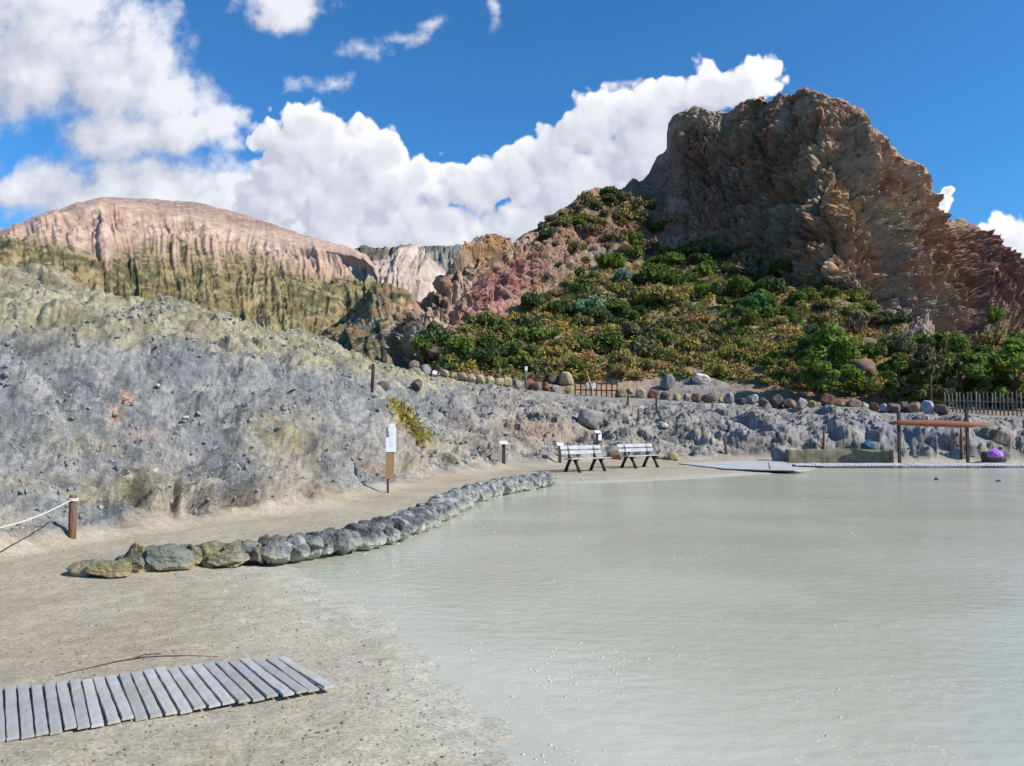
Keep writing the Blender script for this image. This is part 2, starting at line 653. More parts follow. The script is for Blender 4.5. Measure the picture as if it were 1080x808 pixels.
# mineral colours
Cc = np.zeros(P.shape)
n1 = fbm(P * .8, 4)
n2 = fbm(P * np.array([.35, .35, .8]) + 9, 4)
n3 = fbm(P * 3.1 + 3, 3)
pxa, pya = proj(P)
sand = mix((.318, .270, .194), (.378, .330, .248), sstep(-.5, .6, n1))
sand = mix(sand, (.345, .268, .186), sstep(.1, .8, n2) * .5)
crust = np.exp(-(np.maximum(SD, 0) / .62) ** 2) * sstep(-.9, .3, n3 + n1 * .5) * (RR[:, None] < 40)
sand = mix(sand, (.425, .412, .335), crust * .95)
sand = mix(sand, (.40, .378, .305), np.exp(-np.maximum(SD, 0) / 1.3) * .65)
grey = mix((.138, .145, .156), (.262, .260, .255), sstep(-.6, .6, n1 + .5 * n3))
grey = mix(grey, (.29, .28, .262), sstep(.35, .9, n3) * .5)
olive = mix((.200, .182, .122), (.320, .288, .202), sstep(-.6, .6, n1 + .4 * n3))
tan = mix((.265, .20, .135), (.315, .265, .195), sstep(-.5, .5, n1))
midl = np.interp(pxa, [0, 200, 300, 400, 460], [352, 362, 376, 398, 410])
hcol = mix(grey, olive, sstep(-12, 10, midl - pya + n1 * 14))
footm = sstep(95, 20, np.interp(pxa, [0, 100, 250, 330, 400, 530], [592, 571, 548, 538, 519, 493]) - pya + n2 * 26) * (pxa < 520)
hcol = mix(hcol, tan, np.clip(footm * sstep(-.55, .3, n2 + .2 * n1), 0, 1) * .8)
hcol = mix(hcol, (.32, .305, .285), sstep(.2, .8, n2) * .55 * footm)
yel = gauss(pxa, pya, 300, 460, 40, 28) * .7 + gauss(pxa, pya, 90, 470, 40, 10) * .4 + gauss(pxa, pya, 105, 520, 30, 14) * .5 + gauss(pxa, pya, 150, 510, 40, 16) * .45 + gauss(pxa, pya, 25, 508, 35, 7) * .4
hcol = mix(hcol, (.285, .245, .13), np.clip(yel * (1.0 + n3 * 1.2), 0, .8))
sul = gauss(pxa, pya, 420, 432, 12, 8, .75) + gauss(pxa, pya, 433, 448, 14, 7, .8) + gauss(pxa, pya, 447, 462, 10, 6, .8)
hcol = mix(hcol, (.36, .29, .06), np.clip(sul * (1.1 + n3 * 1.5), 0, .9))
rus = gauss(pxa, pya, 126, 420, 10, 7) * .8 + .35 * gauss(pxa, pya, 122, 438, 8, 7) + .25 * gauss(pxa, pya, 145, 455, 18, 10)
hcol = mix(hcol, (.44, .235, .13), np.clip(rus * (1 + n3 * 2.2) * sstep(-.5, .2, n1 + n3), 0, .85))
rb = sstep(440, 560, pxa)
bank = mix((.195, .176, .152), (.300, .276, .245), sstep(-.6, .6, n1 + .4 * n3))
bank = mix(bank, (.23, .23, .26), np.clip(gauss(pxa, pya, 950, 455, 75, 22) + gauss(pxa, pya, 800, 445, 60, 18) * .6, 0, 1) * sstep(-.5, .4, n2 + n3 * .5))
bank = mix(bank, (.28, .205, .14), np.clip(gauss(pxa, pya, 560, 455, 45, 14) * .9, 0, 1))
bank = mix(bank, (.25, .238, .215), sstep(-3, 0, np.interp(np.degrees(np.arctan2(P[..., 0], P[..., 1])), np.degrees(cth), crc) * 0 + (RR[:, None] - RC[None])))
hcol = mix(hcol, bank, rb)
Cc = mix(sand, hcol, np.clip(sstep(.04, .30, Zg + n3 * .06), 0, 1))
Cc = mix(Cc, (.33, .36, .30), (SD < 0) * 1.0)
Cc = mix(Cc, (.16, .14, .09), sstep(70, 120, RR)[:, None] * np.ones_like(XX))
Cc = np.clip(Cc, .02, .9)

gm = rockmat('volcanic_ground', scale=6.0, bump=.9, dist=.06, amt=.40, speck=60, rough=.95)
nr, nc = P.shape[:2]
# centre vertex + rings, closed seam
V = np.concatenate([P.reshape(-1, 3), [[0, 0, 0.0]]])
Fq = grid_faces(nr, nc)
seam = np.stack([np.arange(nr - 1) * nc + nc - 1, np.arange(nr - 1) * nc, np.arange(1, nr) * nc, np.arange(1, nr) * nc + nc - 1], -1)
Fq = np.concatenate([Fq, seam])[:, ::-1]
Al = sstep(.03, .4, Zg)[..., None] * np.ones(P.shape[:2] + (1,))
cc = np.concatenate([np.concatenate([Cc, Al], -1).reshape(-1, 4), [[.34, .3, .23, 0]]])
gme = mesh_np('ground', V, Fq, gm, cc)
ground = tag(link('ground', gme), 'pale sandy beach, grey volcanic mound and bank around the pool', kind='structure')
del V, Fq, cc

# ------------------------------------------------------------------ WATER
m, t, b = newmat('milky_mud_water')
pos = N(t, 'ShaderNodeNewGeometry').outputs['Position']
big_ = NOISE(t, N(t, 'ShaderNodeMapping', {'Vector': pos, 'Scale': (.22, .34, 1)}).outputs[0], 1.0, 4, .55)
c = MIXC(t, MAPR(t, big_, .36, .66), (.382, .382, .300), (.452, .450, .372))
st = NOISE(t, N(t, 'ShaderNodeMapping', {'Vector': pos, 'Rotation': (0, 0, .25), 'Scale': (.8, 3.2, 1)}).outputs[0], 1.1, 6, .62)
c = MIXC(t, MAPR(t, st, .50, .80, 0, .40), c, (.50, .495, .44))
fl = N(t, 'ShaderNodeTexVoronoi', {'Vector': N(t, 'ShaderNodeMapping', {'Vector': pos, 'Rotation': (0, 0, -.35), 'Scale': (1, 2.1, 1)}).outputs[0], 'Scale': 17.0, 'Randomness': 1.0})
pat = NOISE(t, pos, 1.5, 4, .6)
spotr = M(t, 'MULTIPLY', MAPR(t, pat, .34, .62), .26)
spot = MAPR(t, M(t, 'SUBTRACT', spotr, fl.outputs['Distance']), 0, .05)
c = MIXC(t, M(t, 'MULTIPLY', spot, .7), c, (.60, .60, .56))
t.links.new(c, b.inputs['Base Color'])
b.inputs['Roughness'].default_value = .18
b.inputs['IOR'].default_value = 1.33
b.inputs['Specular IOR Level'].default_value = .36
wv = NOISE(t, N(t, 'ShaderNodeMapping', {'Vector': pos, 'Rotation': (0, 0, .3), 'Scale': (5, 8, 1)}).outputs[0], 1.0, 3, .5)
wv2 = NOISE(t, pos, 9, 3, .5)
hgt = M(t, 'ADD', M(t, 'ADD', wv, M(t, 'MULTIPLY', wv2, .5)), M(t, 'MULTIPLY', spot, .55))
bp = N(t, 'ShaderNodeBump', {'Strength': .30, 'Distance': .028, 'Height': hgt})
t.links.new(bp.outputs[0], b.inputs['Normal'])
wx = np.linspace(-6, 36, 40)
wy = np.linspace(-8, 36, 40)
gx, gy = np.meshgrid(wx, wy)
wm = mesh_np('pool', np.stack([gx, gy, gx * 0 + WATER], -1), grid_faces(40, 40), m)
tag(link('pool', wm), 'milky grey-green mud pool', kind='structure')

# raised bubbles and foam on the mud: nobody could count them
fm = plainmat('mud_foam', (.47, .465, .40), (.43, .425, .36), 20, .75, .1)
pts = []
while len(pts) < 12000:
    d = 3.6 + 15 * RS.rand() ** 1.6
    a = math.radians(-22 + 46 * RS.rand())
    x, y = d * math.sin(a), d * math.cos(a)
    pts.append((x, y))
pts = np.array(pts)
sdv = pool_sd(pts[:, 0], pts[:, 1])
cl = fbm(np.stack([pts[:, 0], pts[:, 1], pts[:, 0] * 0], -1) * 1.0, 3)
pts = pts[(sdv < -.02) & (cl + np.exp(sdv / 1.0) * .5 > .24 + RS.rand(len(pts)) * .45)]
ring = [(math.cos(a), math.sin(a)) for a in np.arange(8) * math.pi / 4]
BV, BF = [], []
for x, y in pts:
    r = (.0025 + .0075 * RS.rand() ** 4) * (1 + .06 * math.hypot(x, y))
    o = len(BV)
    e = .6 + .8 * RS.rand()
    BV += [(x + r * 1.0 * cx * e, y + r * cy, WATER - .003) for cx, cy in ring]
    BV += [(x + r * .72 * cx * e, y + r * .72 * cy, WATER + r * .35) for cx, cy in ring]
    BV += [(x + r * .3 * cx * e, y + r * .3 * cy, WATER + r * .52) for cx, cy in ring]
    for k in range(8):
        j = (k + 1) % 8
        BF += [(o + k, o + j, o + 8 + j, o + 8 + k), (o + 8 + k, o + 8 + j, o + 16 + j, o + 16 + k)]
    BF += [(o + 16, o + 17, o + 18, o + 19), (o + 16, o + 19, o + 20, o + 23), (o + 23, o + 20, o + 21, o + 22)]
tag(link('foam', mesh_np('foam', BV, BF, fm)), 'small pale bubbles floating on the mud', kind='stuff')


# ------------------------------------------------------------------ big relief sheets
def build_sheet(name, lines, th0, th1, dth, nseg, dispf, colf, mat, label, smooth=True, soft=0):
    T = np.arange(th0, th1, dth)
    B = lines_to_grid(lines, T, nseg, soft)
    n = grid_normals(B)
    n = np.where((n[..., 1:2] > 0) & (n[..., 2:3] < .3), -n, n)
    n = np.where(n[..., 2:3] < -0.05, -n, n)
    B2 = dispf(B, n, T)
    px, py = proj(B2)
    c = np.clip(colf(B2, px, py, T), .01, .9)
    me = mesh_np(name, B2, grid_faces(*B2.shape[:2]), mat, c, smooth)
    o = link(name, me)
    tag(o, label, kind='structure')
    return Sheet(T, B2), o


R_ = math.radians

# ---- crater mountain, far left
cm_top = [(-260, 330, 800), (-150, 300, 820), (-60, 268, 850), (0, 243, 880), (40, 226, 900), (80, 213.5, 910), (105, 207.5, 915), (125, 206, 915), (150, 208, 915), (200, 211, 910), (225, 216, 905), (260, 226, 890), (290, 236, 870),
          (330, 248, 850), (365, 258, 830), (385, 266, 810), (396, 280, 790), (400, 300, 780), (404, 330, 770), (412, 390, 760)]
cm_rim = [(x, y + float(np.interp(x, [0, 60, 105, 150, 200, 255, 300, 340, 390, 420], [2, 4, 5, 12, 18, 22, 18, 9, 3, 2])), r - 110) for x, y, r in cm_top]
cm_veg = [(-260, 340, 560), (-100, 290, 600), (0, 262, 620), (60, 270, 630), (150, 264, 640), (250, 276, 650), (320, 288, 655), (390, 300, 660), (400, 320, 670), (412, 400, 680)]
cm_bot = [(-260, 400, 430), (0, 395, 440), (200, 395, 450), (412, 410, 460)]
cm_back = [(x, y + 40, r + 250) for x, y, r in cm_top]


def cm_disp(B, n, T):
    v = np.linspace(0, 1, B.shape[0])[:, None]
    a = np.degrees(T)[None] * np.ones_like(v)
    ww = noise(np.stack([a * .5, v * 4 + 0 * a, 0 * a], -1)) * .5
    g1 = ridged(np.stack([a * .42 + ww + v * .9, v * 1.1 + 0 * a, 0 * a], -1), 2)
    g2 = ridged(np.stack([a * 1.15 + ww * 1.5 + v * 1.6, v * 1.9 + 0 * a, 0 * a + 5], -1), 3)
    msk = sstep(0, .1, v) * (1 - .8 * sstep(.76, .83, v))
    g3 = ridged(np.stack([a * 2.6 + ww * 2 + v * 2.2, v * 3.0 + 0 * a, 0 * a + 8], -1), 3)
    d = -np.maximum(g1 - .15, 0) * 4.5 - np.maximum(g2 - .2, 0) * 2.8 - np.maximum(g3, 0) * 1.1
    d *= .95 + .05 * sstep(.40, .52, v)
    d += fbm(B * .012, 5) * 8 + fbm(B * .12, 3) * 1.6 + (1 - sstep(.4, .55, v)) * np.abs(fbm(B * .3, 3)) * 2.6
    return B + n * (d * msk + fbm(B * .06, 4) * 1.2 * (1 - msk))[..., None]


def cm_col(B, px, py, T):
    v = np.linspace(0, 1, B.shape[0])[:, None] * np.ones_like(px)
    n1 = fbm(B * .012, 5)
    n2 = fbm(B * np.array([.1, .1, .03]), 4)
    a = np.degrees(T)[None] * np.ones_like(v)
    pk = mix((.35, .232, .172), (.47, .355, .285), sstep(-.6, .6, n2 + n1 * .5))
    pk = mix(pk, (.47, .30, .235), sstep(.1, .7, n1) * .7)
    cap = mix((.25, .175, .135), (.35, .25, .20), sstep(-.5, .5, n2))
    vl = np.interp(px, [-100, 0, 60, 150, 250, 320, 390, 420], [286, 264, 274, 270, 278, 289, 301, 306])
    rimy = np.interp(px, [-100, 0, 60, 105, 200, 255, 300, 340, 390], [270, 236, 218, 208, 225, 240, 244, 251, 268])
    c = mix(pk, cap, sstep(-1.5, 1.5, rimy - py + n2 * 4))
    veg = mix((.175, .135, .066), (.275, .225, .12), sstep(-.4, .6, n2))
    sp = fbm(B * np.array([.10, .10, .22]), 4)
    veg = mix(veg, (.085, .08, .042), sstep(-.05, .35, sp + fbm(B * .03, 3) * .6))
    gg = ridged(np.stack([a * 1.15 + v * 1.6, v * 1.9, 0 * a + 5], -1), 3)
    c = mix(c, veg, sstep(-9, 11, py - vl + n1 * 18 + n2 * 12 + gg * 9))
    return c


fm1 = rockmat('crater_slope', scale=.12, bump=.5, dist=2.5, amt=.22)
CRATER, _ = build_sheet('mountain', [cm_bot, cm_veg, cm_rim, cm_top, cm_back], float(theta_of(-240, 300)), float(theta_of(411, 300)), R_(.06), [110, 90, 34, 14], cm_disp, cm_col, fm1,
                        'broad pinkish crater mountain with a scrubby lower slope')

# ---- pale mountain in the gap
mm_top = [(300, 275, 1050), (345, 262, 1050), (372, 260, 1050), (385, 258.5, 1040), (408, 258, 1020), (425, 256.5, 1000), (440, 256, 990), (452, 260, 980), (463, 270, 970), (472, 284, 960), (480, 300, 950), (500, 340, 940), (530, 390, 930)]
mm_mid = [(300, 330, 800), (380, 290, 800), (420, 285, 790), (445, 300, 780), (470, 330, 780), (530, 400, 780)]
mm_bot = [(300, 400, 600), (420, 395, 600), (530, 410, 600)]


def mm_disp(B, n, T):
    v = np.linspace(0, 1, B.shape[0])[:, None]
    a = np.degrees(T)[None] * np.ones_like(v)
    g = ridged(np.stack([a * .9 - v * 1.2, v * 1.6 + 0 * a, 0 * a + 2], -1), 4)
    return B + n * ((-np.maximum(g, 0) * 5.5 + fbm(B * .02, 5) * 5) * sstep(0, .1, v) * (1 - .8 * sstep(.9, .98, v)))[..., None]


def mm_col(B, px, py, T):
    n1 = fbm(B * .014, 5)
    n2 = fbm(B * .05, 4)
    c = mix((.36, .285, .235), (.50, .43, .37), sstep(-.5, .5, n1 + .4 * n2))
    c = mix(c, (.44, .27, .22), sstep(.15, .6, n1 + .3 * n2) * .7)
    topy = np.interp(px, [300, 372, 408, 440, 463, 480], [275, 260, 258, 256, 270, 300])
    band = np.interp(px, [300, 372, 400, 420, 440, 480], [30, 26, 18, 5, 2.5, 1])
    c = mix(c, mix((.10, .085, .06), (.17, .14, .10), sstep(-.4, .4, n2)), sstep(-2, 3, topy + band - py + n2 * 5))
    return c


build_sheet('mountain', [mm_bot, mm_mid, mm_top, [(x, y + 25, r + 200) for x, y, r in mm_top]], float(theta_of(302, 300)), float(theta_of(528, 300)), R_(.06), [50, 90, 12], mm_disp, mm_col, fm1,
            'pale eroded pink and white mountainside in the gap between the crater and the cliff')

# ---- brown spur below it
sp_top = [(300, 372, 520), (335, 356, 520), (352, 344, 515), (366, 332, 510), (380, 318, 505), (394, 305, 500), (406, 300, 495), (418, 303, 490), (434, 312, 480), (450, 324, 475), (470, 345, 470), (500, 370, 470), (530, 395, 470)]
sp_bot = [(300, 410, 330), (400, 405, 320), (530, 410, 330)]


def sp_disp(B, n, T):
    v = np.linspace(0, 1, B.shape[0])[:, None]
    return B + n * ((ridged(np.stack([np.degrees(T)[None] * 1.1 + v * 1.3, v * 1.4 + 0 * B[..., 0], 0 * B[..., 0] + 4], -1), 4) * 1.8 + fbm(B * .05, 5) * 4) * sstep(0, .1, v) * (1 - .7 * sstep(.8, .95, v)))[..., None]


def sp_col(B, px, py, T):
    n1 = fbm(B * .03, 4)
    n2 = fbm(B * .12, 4)
    c = mix((.20, .14, .075), (.33, .235, .14), sstep(-.4, .5, n1))
    c = mix(c, (.062, .068, .033), sstep(-.1, .3, n2 + n1 * .6))
    wh = gauss(px, py, 384, 338, 8, 6) + gauss(px, py, 420, 348, 10, 8) + gauss(px, py, 412, 360, 6, 8) * .7
    c = mix(c, (.55, .51, .46), np.clip(wh, 0, 1) * sstep(-.1, .25, n2 + n1 * .5 - .12) * .95)
    c = mix(c, (.40, .23, .14), np.clip(gauss(px, py, 435, 330, 14, 10), 0, .8))
    return c


build_sheet('hill', [sp_bot, sp_top, [(x, y + 20, r + 120) for x, y, r in sp_top]], float(theta_of(302, 340)), float(theta_of(528, 340)), R_(.06), [110, 12], sp_disp, sp_col, fm1,
            'low brown scrubby spur with white scars in the ravine')

# ---- plateau on the skyline
pl_top = [(380, 268, 1900), (440, 262, 1900), (455, 261, 1900), (480, 260, 1900), (500, 258, 1900), (560, 262, 1900)]


def pl_disp(B, n, T):
    v = np.linspace(0, 1, B.shape[0])[:, None]
    a = np.degrees(T)[None] * np.ones_like(v)
    return B + n * ((ridged(np.stack([a * 2, v * 2 + 0 * a, 0 * a], -1), 3) * 9 + fbm(B * .02, 4) * 6) * (1 - sstep(.8, .95, v)))[..., None]


def pl_col(B, px, py, T):
    return mix((.12, .125, .11), (.22, .21, .19), sstep(-.4, .5, fbm(B * .02, 4)))


build_sheet('hill', [[(380, 330, 1500), (560, 330, 1500)], pl_top, [(x, y + 6, r + 400) for x, y, r in pl_top]], float(theta_of(382, 265)), float(theta_of(558, 265)), R_(.06), [50, 6], pl_disp, pl_col, fm1,
            'flat dark plateau far on the skyline')

# ---- the cliff and its talus slope, one continuous hill
hb = [(380, 392, 60), (420, 398, 54), (480, 408, 52), (540, 414, 52), (640, 423, 52), (800, 431, 51), (1000, 441, 49), (1120, 446, 48), (1300, 450, 47)]
hA = [(380, 388, 66), (415, 392, 60), (440, 393, 56), (480, 400, 54), (520, 404, 54), (600, 410, 54), (700, 416, 54), (800, 420, 54), (900, 425, 54), (1000, 431, 52), (1080, 435, 51), (1300, 440, 50)]
hC = [(380, 389, 76), (408, 389, 70), (420, 380, 65), (440, 356, 64), (470, 345, 66), (500, 328, 69), (560, 308, 76), (600, 290, 84), (640, 276, 92), (690, 266, 102), (705, 265, 101), (760, 274, 96), (820, 290, 90), (860, 301, 85), (885, 308, 83), (915, 325, 84), (940, 345, 85),
      (1000, 362, 90), (1080, 366, 98), (1300, 380, 110)]
hD = [(380, 389, 86), (408, 388.5, 76), (418, 378, 70), (428, 350, 68), (445, 333, 68), (470, 303, 71), (500, 280, 76), (560, 262, 86), (600, 240, 94), (640, 224, 103), (690, 206, 112), (702, 200, 110), (709, 195, 107), (760, 200, 103), (820, 205, 96), (855, 205, 90), (880, 215, 88), (920, 240, 91), (960, 270, 95),
      (990, 295, 98), (1030, 305, 108), (1080, 320, 112), (1300, 365, 125)]
hT = [(380, 389, 96), (408, 388, 84), (415, 383, 77), (423, 360, 75), (432, 346, 74), (447, 334, 74), (458, 321, 75), (466, 304, 76), (474, 287, 77), (486, 276, 80), (496, 268, 82), (503, 262, 84), (512, 256, 86), (520, 249, 87), (528, 253, 88), (541, 254, 90), (552, 246, 93), (570, 235, 97), (590, 219, 101), (610, 208, 105), (626, 200, 109), (640, 196, 113),
      (655, 198, 115), (668, 190, 117), (675, 194, 117), (686, 186, 118), (690, 175, 117), (694, 165, 116), (701, 161, 115), (706, 153, 114), (707.4, 128, 113), (711, 119, 112), (720, 117, 112), (741, 112, 111), (746, 119, 110), (757, 117, 110), (768, 119, 109), (778, 108, 108), (790, 101, 107), (803, 98.5, 106), (808, 104, 105), (814, 105, 104), (823, 98, 103), (840, 98, 101),
      (862, 97, 99), (875, 105, 98), (893, 118, 98), (905, 122, 98), (914, 135, 98), (930, 152, 99), (948, 166, 100), (966, 177, 101), (971, 180, 101), (975, 190, 102), (980, 205, 102), (986, 222, 103), (991, 236, 105), (1000, 237, 110), (1012, 237, 113), (1030, 246, 116), (1050, 262, 118), (1065, 272, 119), (1085, 285, 121), (1150, 310, 128), (1300, 360, 140)]
hT.sort(key=lambda q: float(theta_of(q[0], q[1])))
hK = [(x, y + (10 if x > 450 else 2), r + 14) for x, y, r in hT]
hL = [(x, 390, r + 50) for x, y, r in hT]
HT0, HT1 = float(theta_of(384, 380)), float(theta_of(1290, 380))
HSEG = [8, 160, 150, 170, 14, 14]


def cf_mask(v, T):
    px = np.degrees(T)
    a = np.interp(T, [float(theta_of(x, y)) for x, y in ((384, 380), (430, 360), (500, 300), (560, 280), (640, 240), (690, 220), (712, 210), (1250, 250))], [1, 1, .8, .45, .35, .6, 1, 1])
    return a[None]


def hl_disp(B, n, T):
    nrow = B.shape[0]
    idx = np.arange(nrow)[:, None]
    iC, iT = HSEG[0] + HSEG[1], HSEG[0] + HSEG[1] + HSEG[2] + HSEG[3]
    cliff = sstep(iC - 14, iC + 6, idx) * (1 - .85 * sstep(iT - 2, iT + 10, idx))
    cl = cliff * cf_mask(None, T)
    # extra rock on the left shoulder and under the right face
    px, py = proj(B)
    sh = np.clip(gauss(px, py, 440, 365, 40, 40) + gauss(px, py, 960, 340, 60, 45) * .7 + gauss(px, py, 500, 320, 55, 30) * .5, 0, 1)
    cl = np.maximum(cl, sh * (idx < iT + 3) * sstep(4, 14, idx))
    wv = np.stack([noise(B * .12), noise(B * .12 + 21), noise(B * .12 + 43)], -1) * 1.2
    Bw = B + wv
    dip = Bw[..., 2] + .22 * Bw[..., 0]
    strata = np.stack([Bw[..., 0] * .04, Bw[..., 1] * .04, dip * .42], -1)
    s1 = fbm(strata, 4) * 1.15
    tl = Bw @ np.array([[.95, 0, .22], [0, 1, 0], [-.25, 0, .95]])
    b1 = facet(tl * np.array([.17, .17, .12]), .7, .06, .5) * 2.0
    b2 = facet(tl * np.array([.42, .42, .50]) + 7, .6, .09, .8) * .75
    b3 = facet(tl * np.array([1.0, 1.0, 1.25]) + 3, .9, .16, 1.2) * .55
    b4 = facet(tl * np.array([2.3, 2.3, 3.0]) + 13, 1.2, .2, 1.0) * .26
    # buttresses slanting down to the right across the lit face
    az = np.degrees(T)[None] * np.ones_like(B[..., 2])
    slant = az * .52 + B[..., 2] * .055
    rf = sstep(float(theta_of(830, 200)), float(theta_of(900, 200)), T)[None] * np.ones_like(az)
    rid = ridged(np.stack([slant + noise(B * .07) * .35, B[..., 2] * .02, 0 * az], -1), 3)
    col_l = fbm(np.stack([az * .9 + noise(B * .1) * .3, B[..., 2] * .03, 0 * az + 3], -1), 3)
    hx = np.stack([B[..., 0] * .20 + noise(B * .16) * .35, B[..., 1] * .20, B[..., 2] * .035], -1)
    ck = sstep(1.02, 1.38, ridged(hx, 2)) * 1.7 + sstep(1.05, 1.38, ridged(np.stack([(B[..., 0] + B[..., 2] * .8) * .14 + noise(B * .2) * .3, B[..., 1] * .12, (B[..., 2] - B[..., 0] * .5) * .03], -1) + 6, 2)) * 1.3
    ck += sstep(1.05, 1.38, ridged(hx * np.array([2.6, 2.6, 3]) + 11, 2)) * .55
    crest = 1 - .72 * sstep(iT - 70, iT - 4, idx)
    band = fbm(np.stack([Bw[..., 0] * .03, Bw[..., 1] * .03, dip * 1.1], -1), 3)
    band = (np.floor(band * 4) + sstep(.35, .6, band * 4 - np.floor(band * 4))) / 4
    d = s1 * .35 + b1 * .8 + b2 + b3 + b4 + fbm(B * 1.6, 3) * .12 + fbm(B * .12, 3) * .9 + band * .36 + .25
    d -= ck
    d += rf * rid * 2.0 + (1 - rf) * col_l * .8
    edge = np.interp(T, [float(theta_of(x, 150)) for x in (676, 690, 716, 730)], [1, .3, .3, 1])[None]
    d *= crest * edge
    soil = fbm(B * .12, 4) * .9 + fbm(B * .7, 4) * .22
    soil = soil * sstep(6, 22, idx) * (1 - cl)
    cave = gauss(px, py, 447, 378, 17, 8, -.45) * 6.5 + gauss(px, py, 432, 385, 18, 6) * 2
    dd = d * cl + soil - cave
    return B + n * dd[..., None]


def hl_col(B, px, py, T):
    nrow = B.shape[0]
    n1 = fbm(B * .10, 5)
    n2 = fbm(B * .4 + 5, 4)
    dip = B[..., 2] + .22 * B[..., 0]
    st = fbm(np.stack([B[..., 0] * .03, B[..., 1] * .03, dip * .38], -1) + 3, 4)
    rk = mix((.320, .195, .128), (.45, .325, .222), sstep(-.5, .5, st + n2 * .4))
    rk = mix(rk, (.275, .145, .095), sstep(.05, .6, n1 + st * .5) * .8)
    rk = mix(rk, (.37, .30, .21), sstep(.1, .6, fbm(B * .07 + 30, 4)) * .75)
    rk = mix(rk, (.235, .125, .095), np.clip(gauss(px, py, 770, 225, 60, 50) * .4 + gauss(px, py, 1050, 290, 60, 60) + gauss(px, py, 690, 190, 25, 30) * .6, 0, .8))
    rk = mix(rk, (.38, .255, .13), np.clip(gauss(px, py, 895, 225, 18, 60, -.35) + gauss(px, py, 990, 285, 25, 50, -.5) * .5, 0, .75) * sstep(-.4, .4, n2 + n1))
    so = mix((.19, .135, .085), (.33, .225, .135), sstep(-.4, .5, n1 + .3 * n2))
    so = mix(so, (.37, .22, .12), np.clip(gauss(px, py, 830, 330, 30, 30) + gauss(px, py, 850, 400, 80, 14) + gauss(px, py, 920, 415, 60, 12) * .7 + gauss(px, py, 650, 395, 60, 14) * .5, 0, .9))
    so = mix(so, (.13, .085, .062), np.clip(gauss(px, py, 640, 232, 62, 36) * 1.3, 0, .9))  # dark brown ridge soil, with the tower's shade painted into its colour
    so = mix(so, (.26, .25, .24), np.clip(gauss(px, py, 730, 408, 60, 10), 0, .85))
    idx = np.arange(nrow)[:, None] * np.ones_like(px)
    iC = HSEG[0] + HSEG[1]
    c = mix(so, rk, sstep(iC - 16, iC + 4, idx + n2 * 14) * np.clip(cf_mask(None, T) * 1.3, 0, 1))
    sh = np.clip(gauss(px, py, 440, 365, 34, 40) * 1.4 + gauss(px, py, 960, 340, 55, 35) * .9, 0, 1)
    rk2 = mix((.22, .165, .125), (.34, .28, .225), sstep(-.5, .5, n2 + n1 * .5))
    c = mix(c, rk2, sh)
    red = np.clip(gauss(px, py, 520, 305, 48, 24, -.45) * 1.5 + gauss(px, py, 575, 272, 36, 16, -.5) * 1.2 + gauss(px, py, 634, 245, 24, 12) * .25 + gauss(px, py, 480, 320, 14, 30, .3) * .5, 0, 1)
    c = mix(c, mix((.30, .125, .105), (.40, .245, .20), sstep(-.4, .5, n2)), red * sstep(-.7, .2, n1 + .6 * n2))

    c = mix(c, (.46, .37, .28), np.clip(gauss(px, py, 488, 300, 10, 34, .25) + gauss(px, py, 545, 262, 30, 7, -.4) * .7 + gauss(px, py, 462, 345, 12, 26) * .5, 0, .8) * sstep(-.5, .3, n2))
    c = mix(c, (.34, .17, .06), np.clip(gauss(px, py, 503, 268, 14, 9) + gauss(px, py, 524, 257, 10, 8), 0, .85))
    c = mix(c, (.36, .34, .31), np.clip(gauss(px, py, 636, 275, 18, 12) + gauss(px, py, 608, 293, 10, 6) + gauss(px, py, 612, 262, 9, 9) * .6, 0, .85) * sstep(-.4, .3, n2))
    return c


hm = rockmat('cliff_rock', scale=1.1, bump=.8, dist=.4, amt=.36)
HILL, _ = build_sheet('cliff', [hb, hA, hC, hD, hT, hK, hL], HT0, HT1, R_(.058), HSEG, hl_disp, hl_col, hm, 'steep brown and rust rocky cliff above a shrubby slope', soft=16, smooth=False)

# ------------------------------------------------------------------ rocks
def ico(sub):
    import bmesh
    bm = bmesh.new()
    bmesh.ops.create_icosphere(bm, subdivisions=sub, radius=1.0)
    v = np.array([q.co[:] for q in bm.verts])
    f = np.array([[q.index for q in p.verts] for p in bm.faces])
    bm.free()
    return v, f


ICO4 = ico(4)
ICO3 = ico(3)


def rock_mesh(name, mat, seed, base=ICO4, planes=14, rough=.07, scale=(1, 1, 1), flat_=False):
    rs = np.random.RandomState(seed)
    v, f = base
    n = rs.normal(size=(planes, 3))
    n /= np.linalg.norm(n, axis=1)[:, None]
    d = .62 + .38 * rs.rand(planes)
    dots = v @ n.T
    s = np.where(dots > .05, d[None] / np.maximum(dots, .05), 9)
    k = 80.0
    rad = (np.sum(np.minimum(s, 1.25) ** (-k), axis=1) / 1.0) ** (-1 / k)
    rad = np.minimum(rad, 1.1)
    off = rs.rand(3) * 60
    p = v * rad[:, None]
    p = p * (1 + rough * fbm(v * 2.0 + off, 5) + rough * .5 * ridged(v * 4 + off, 3) * .4)[:, None]
    p *= np.array(scale)
    return mesh_np(name, p, f, mat, smooth=not flat_)


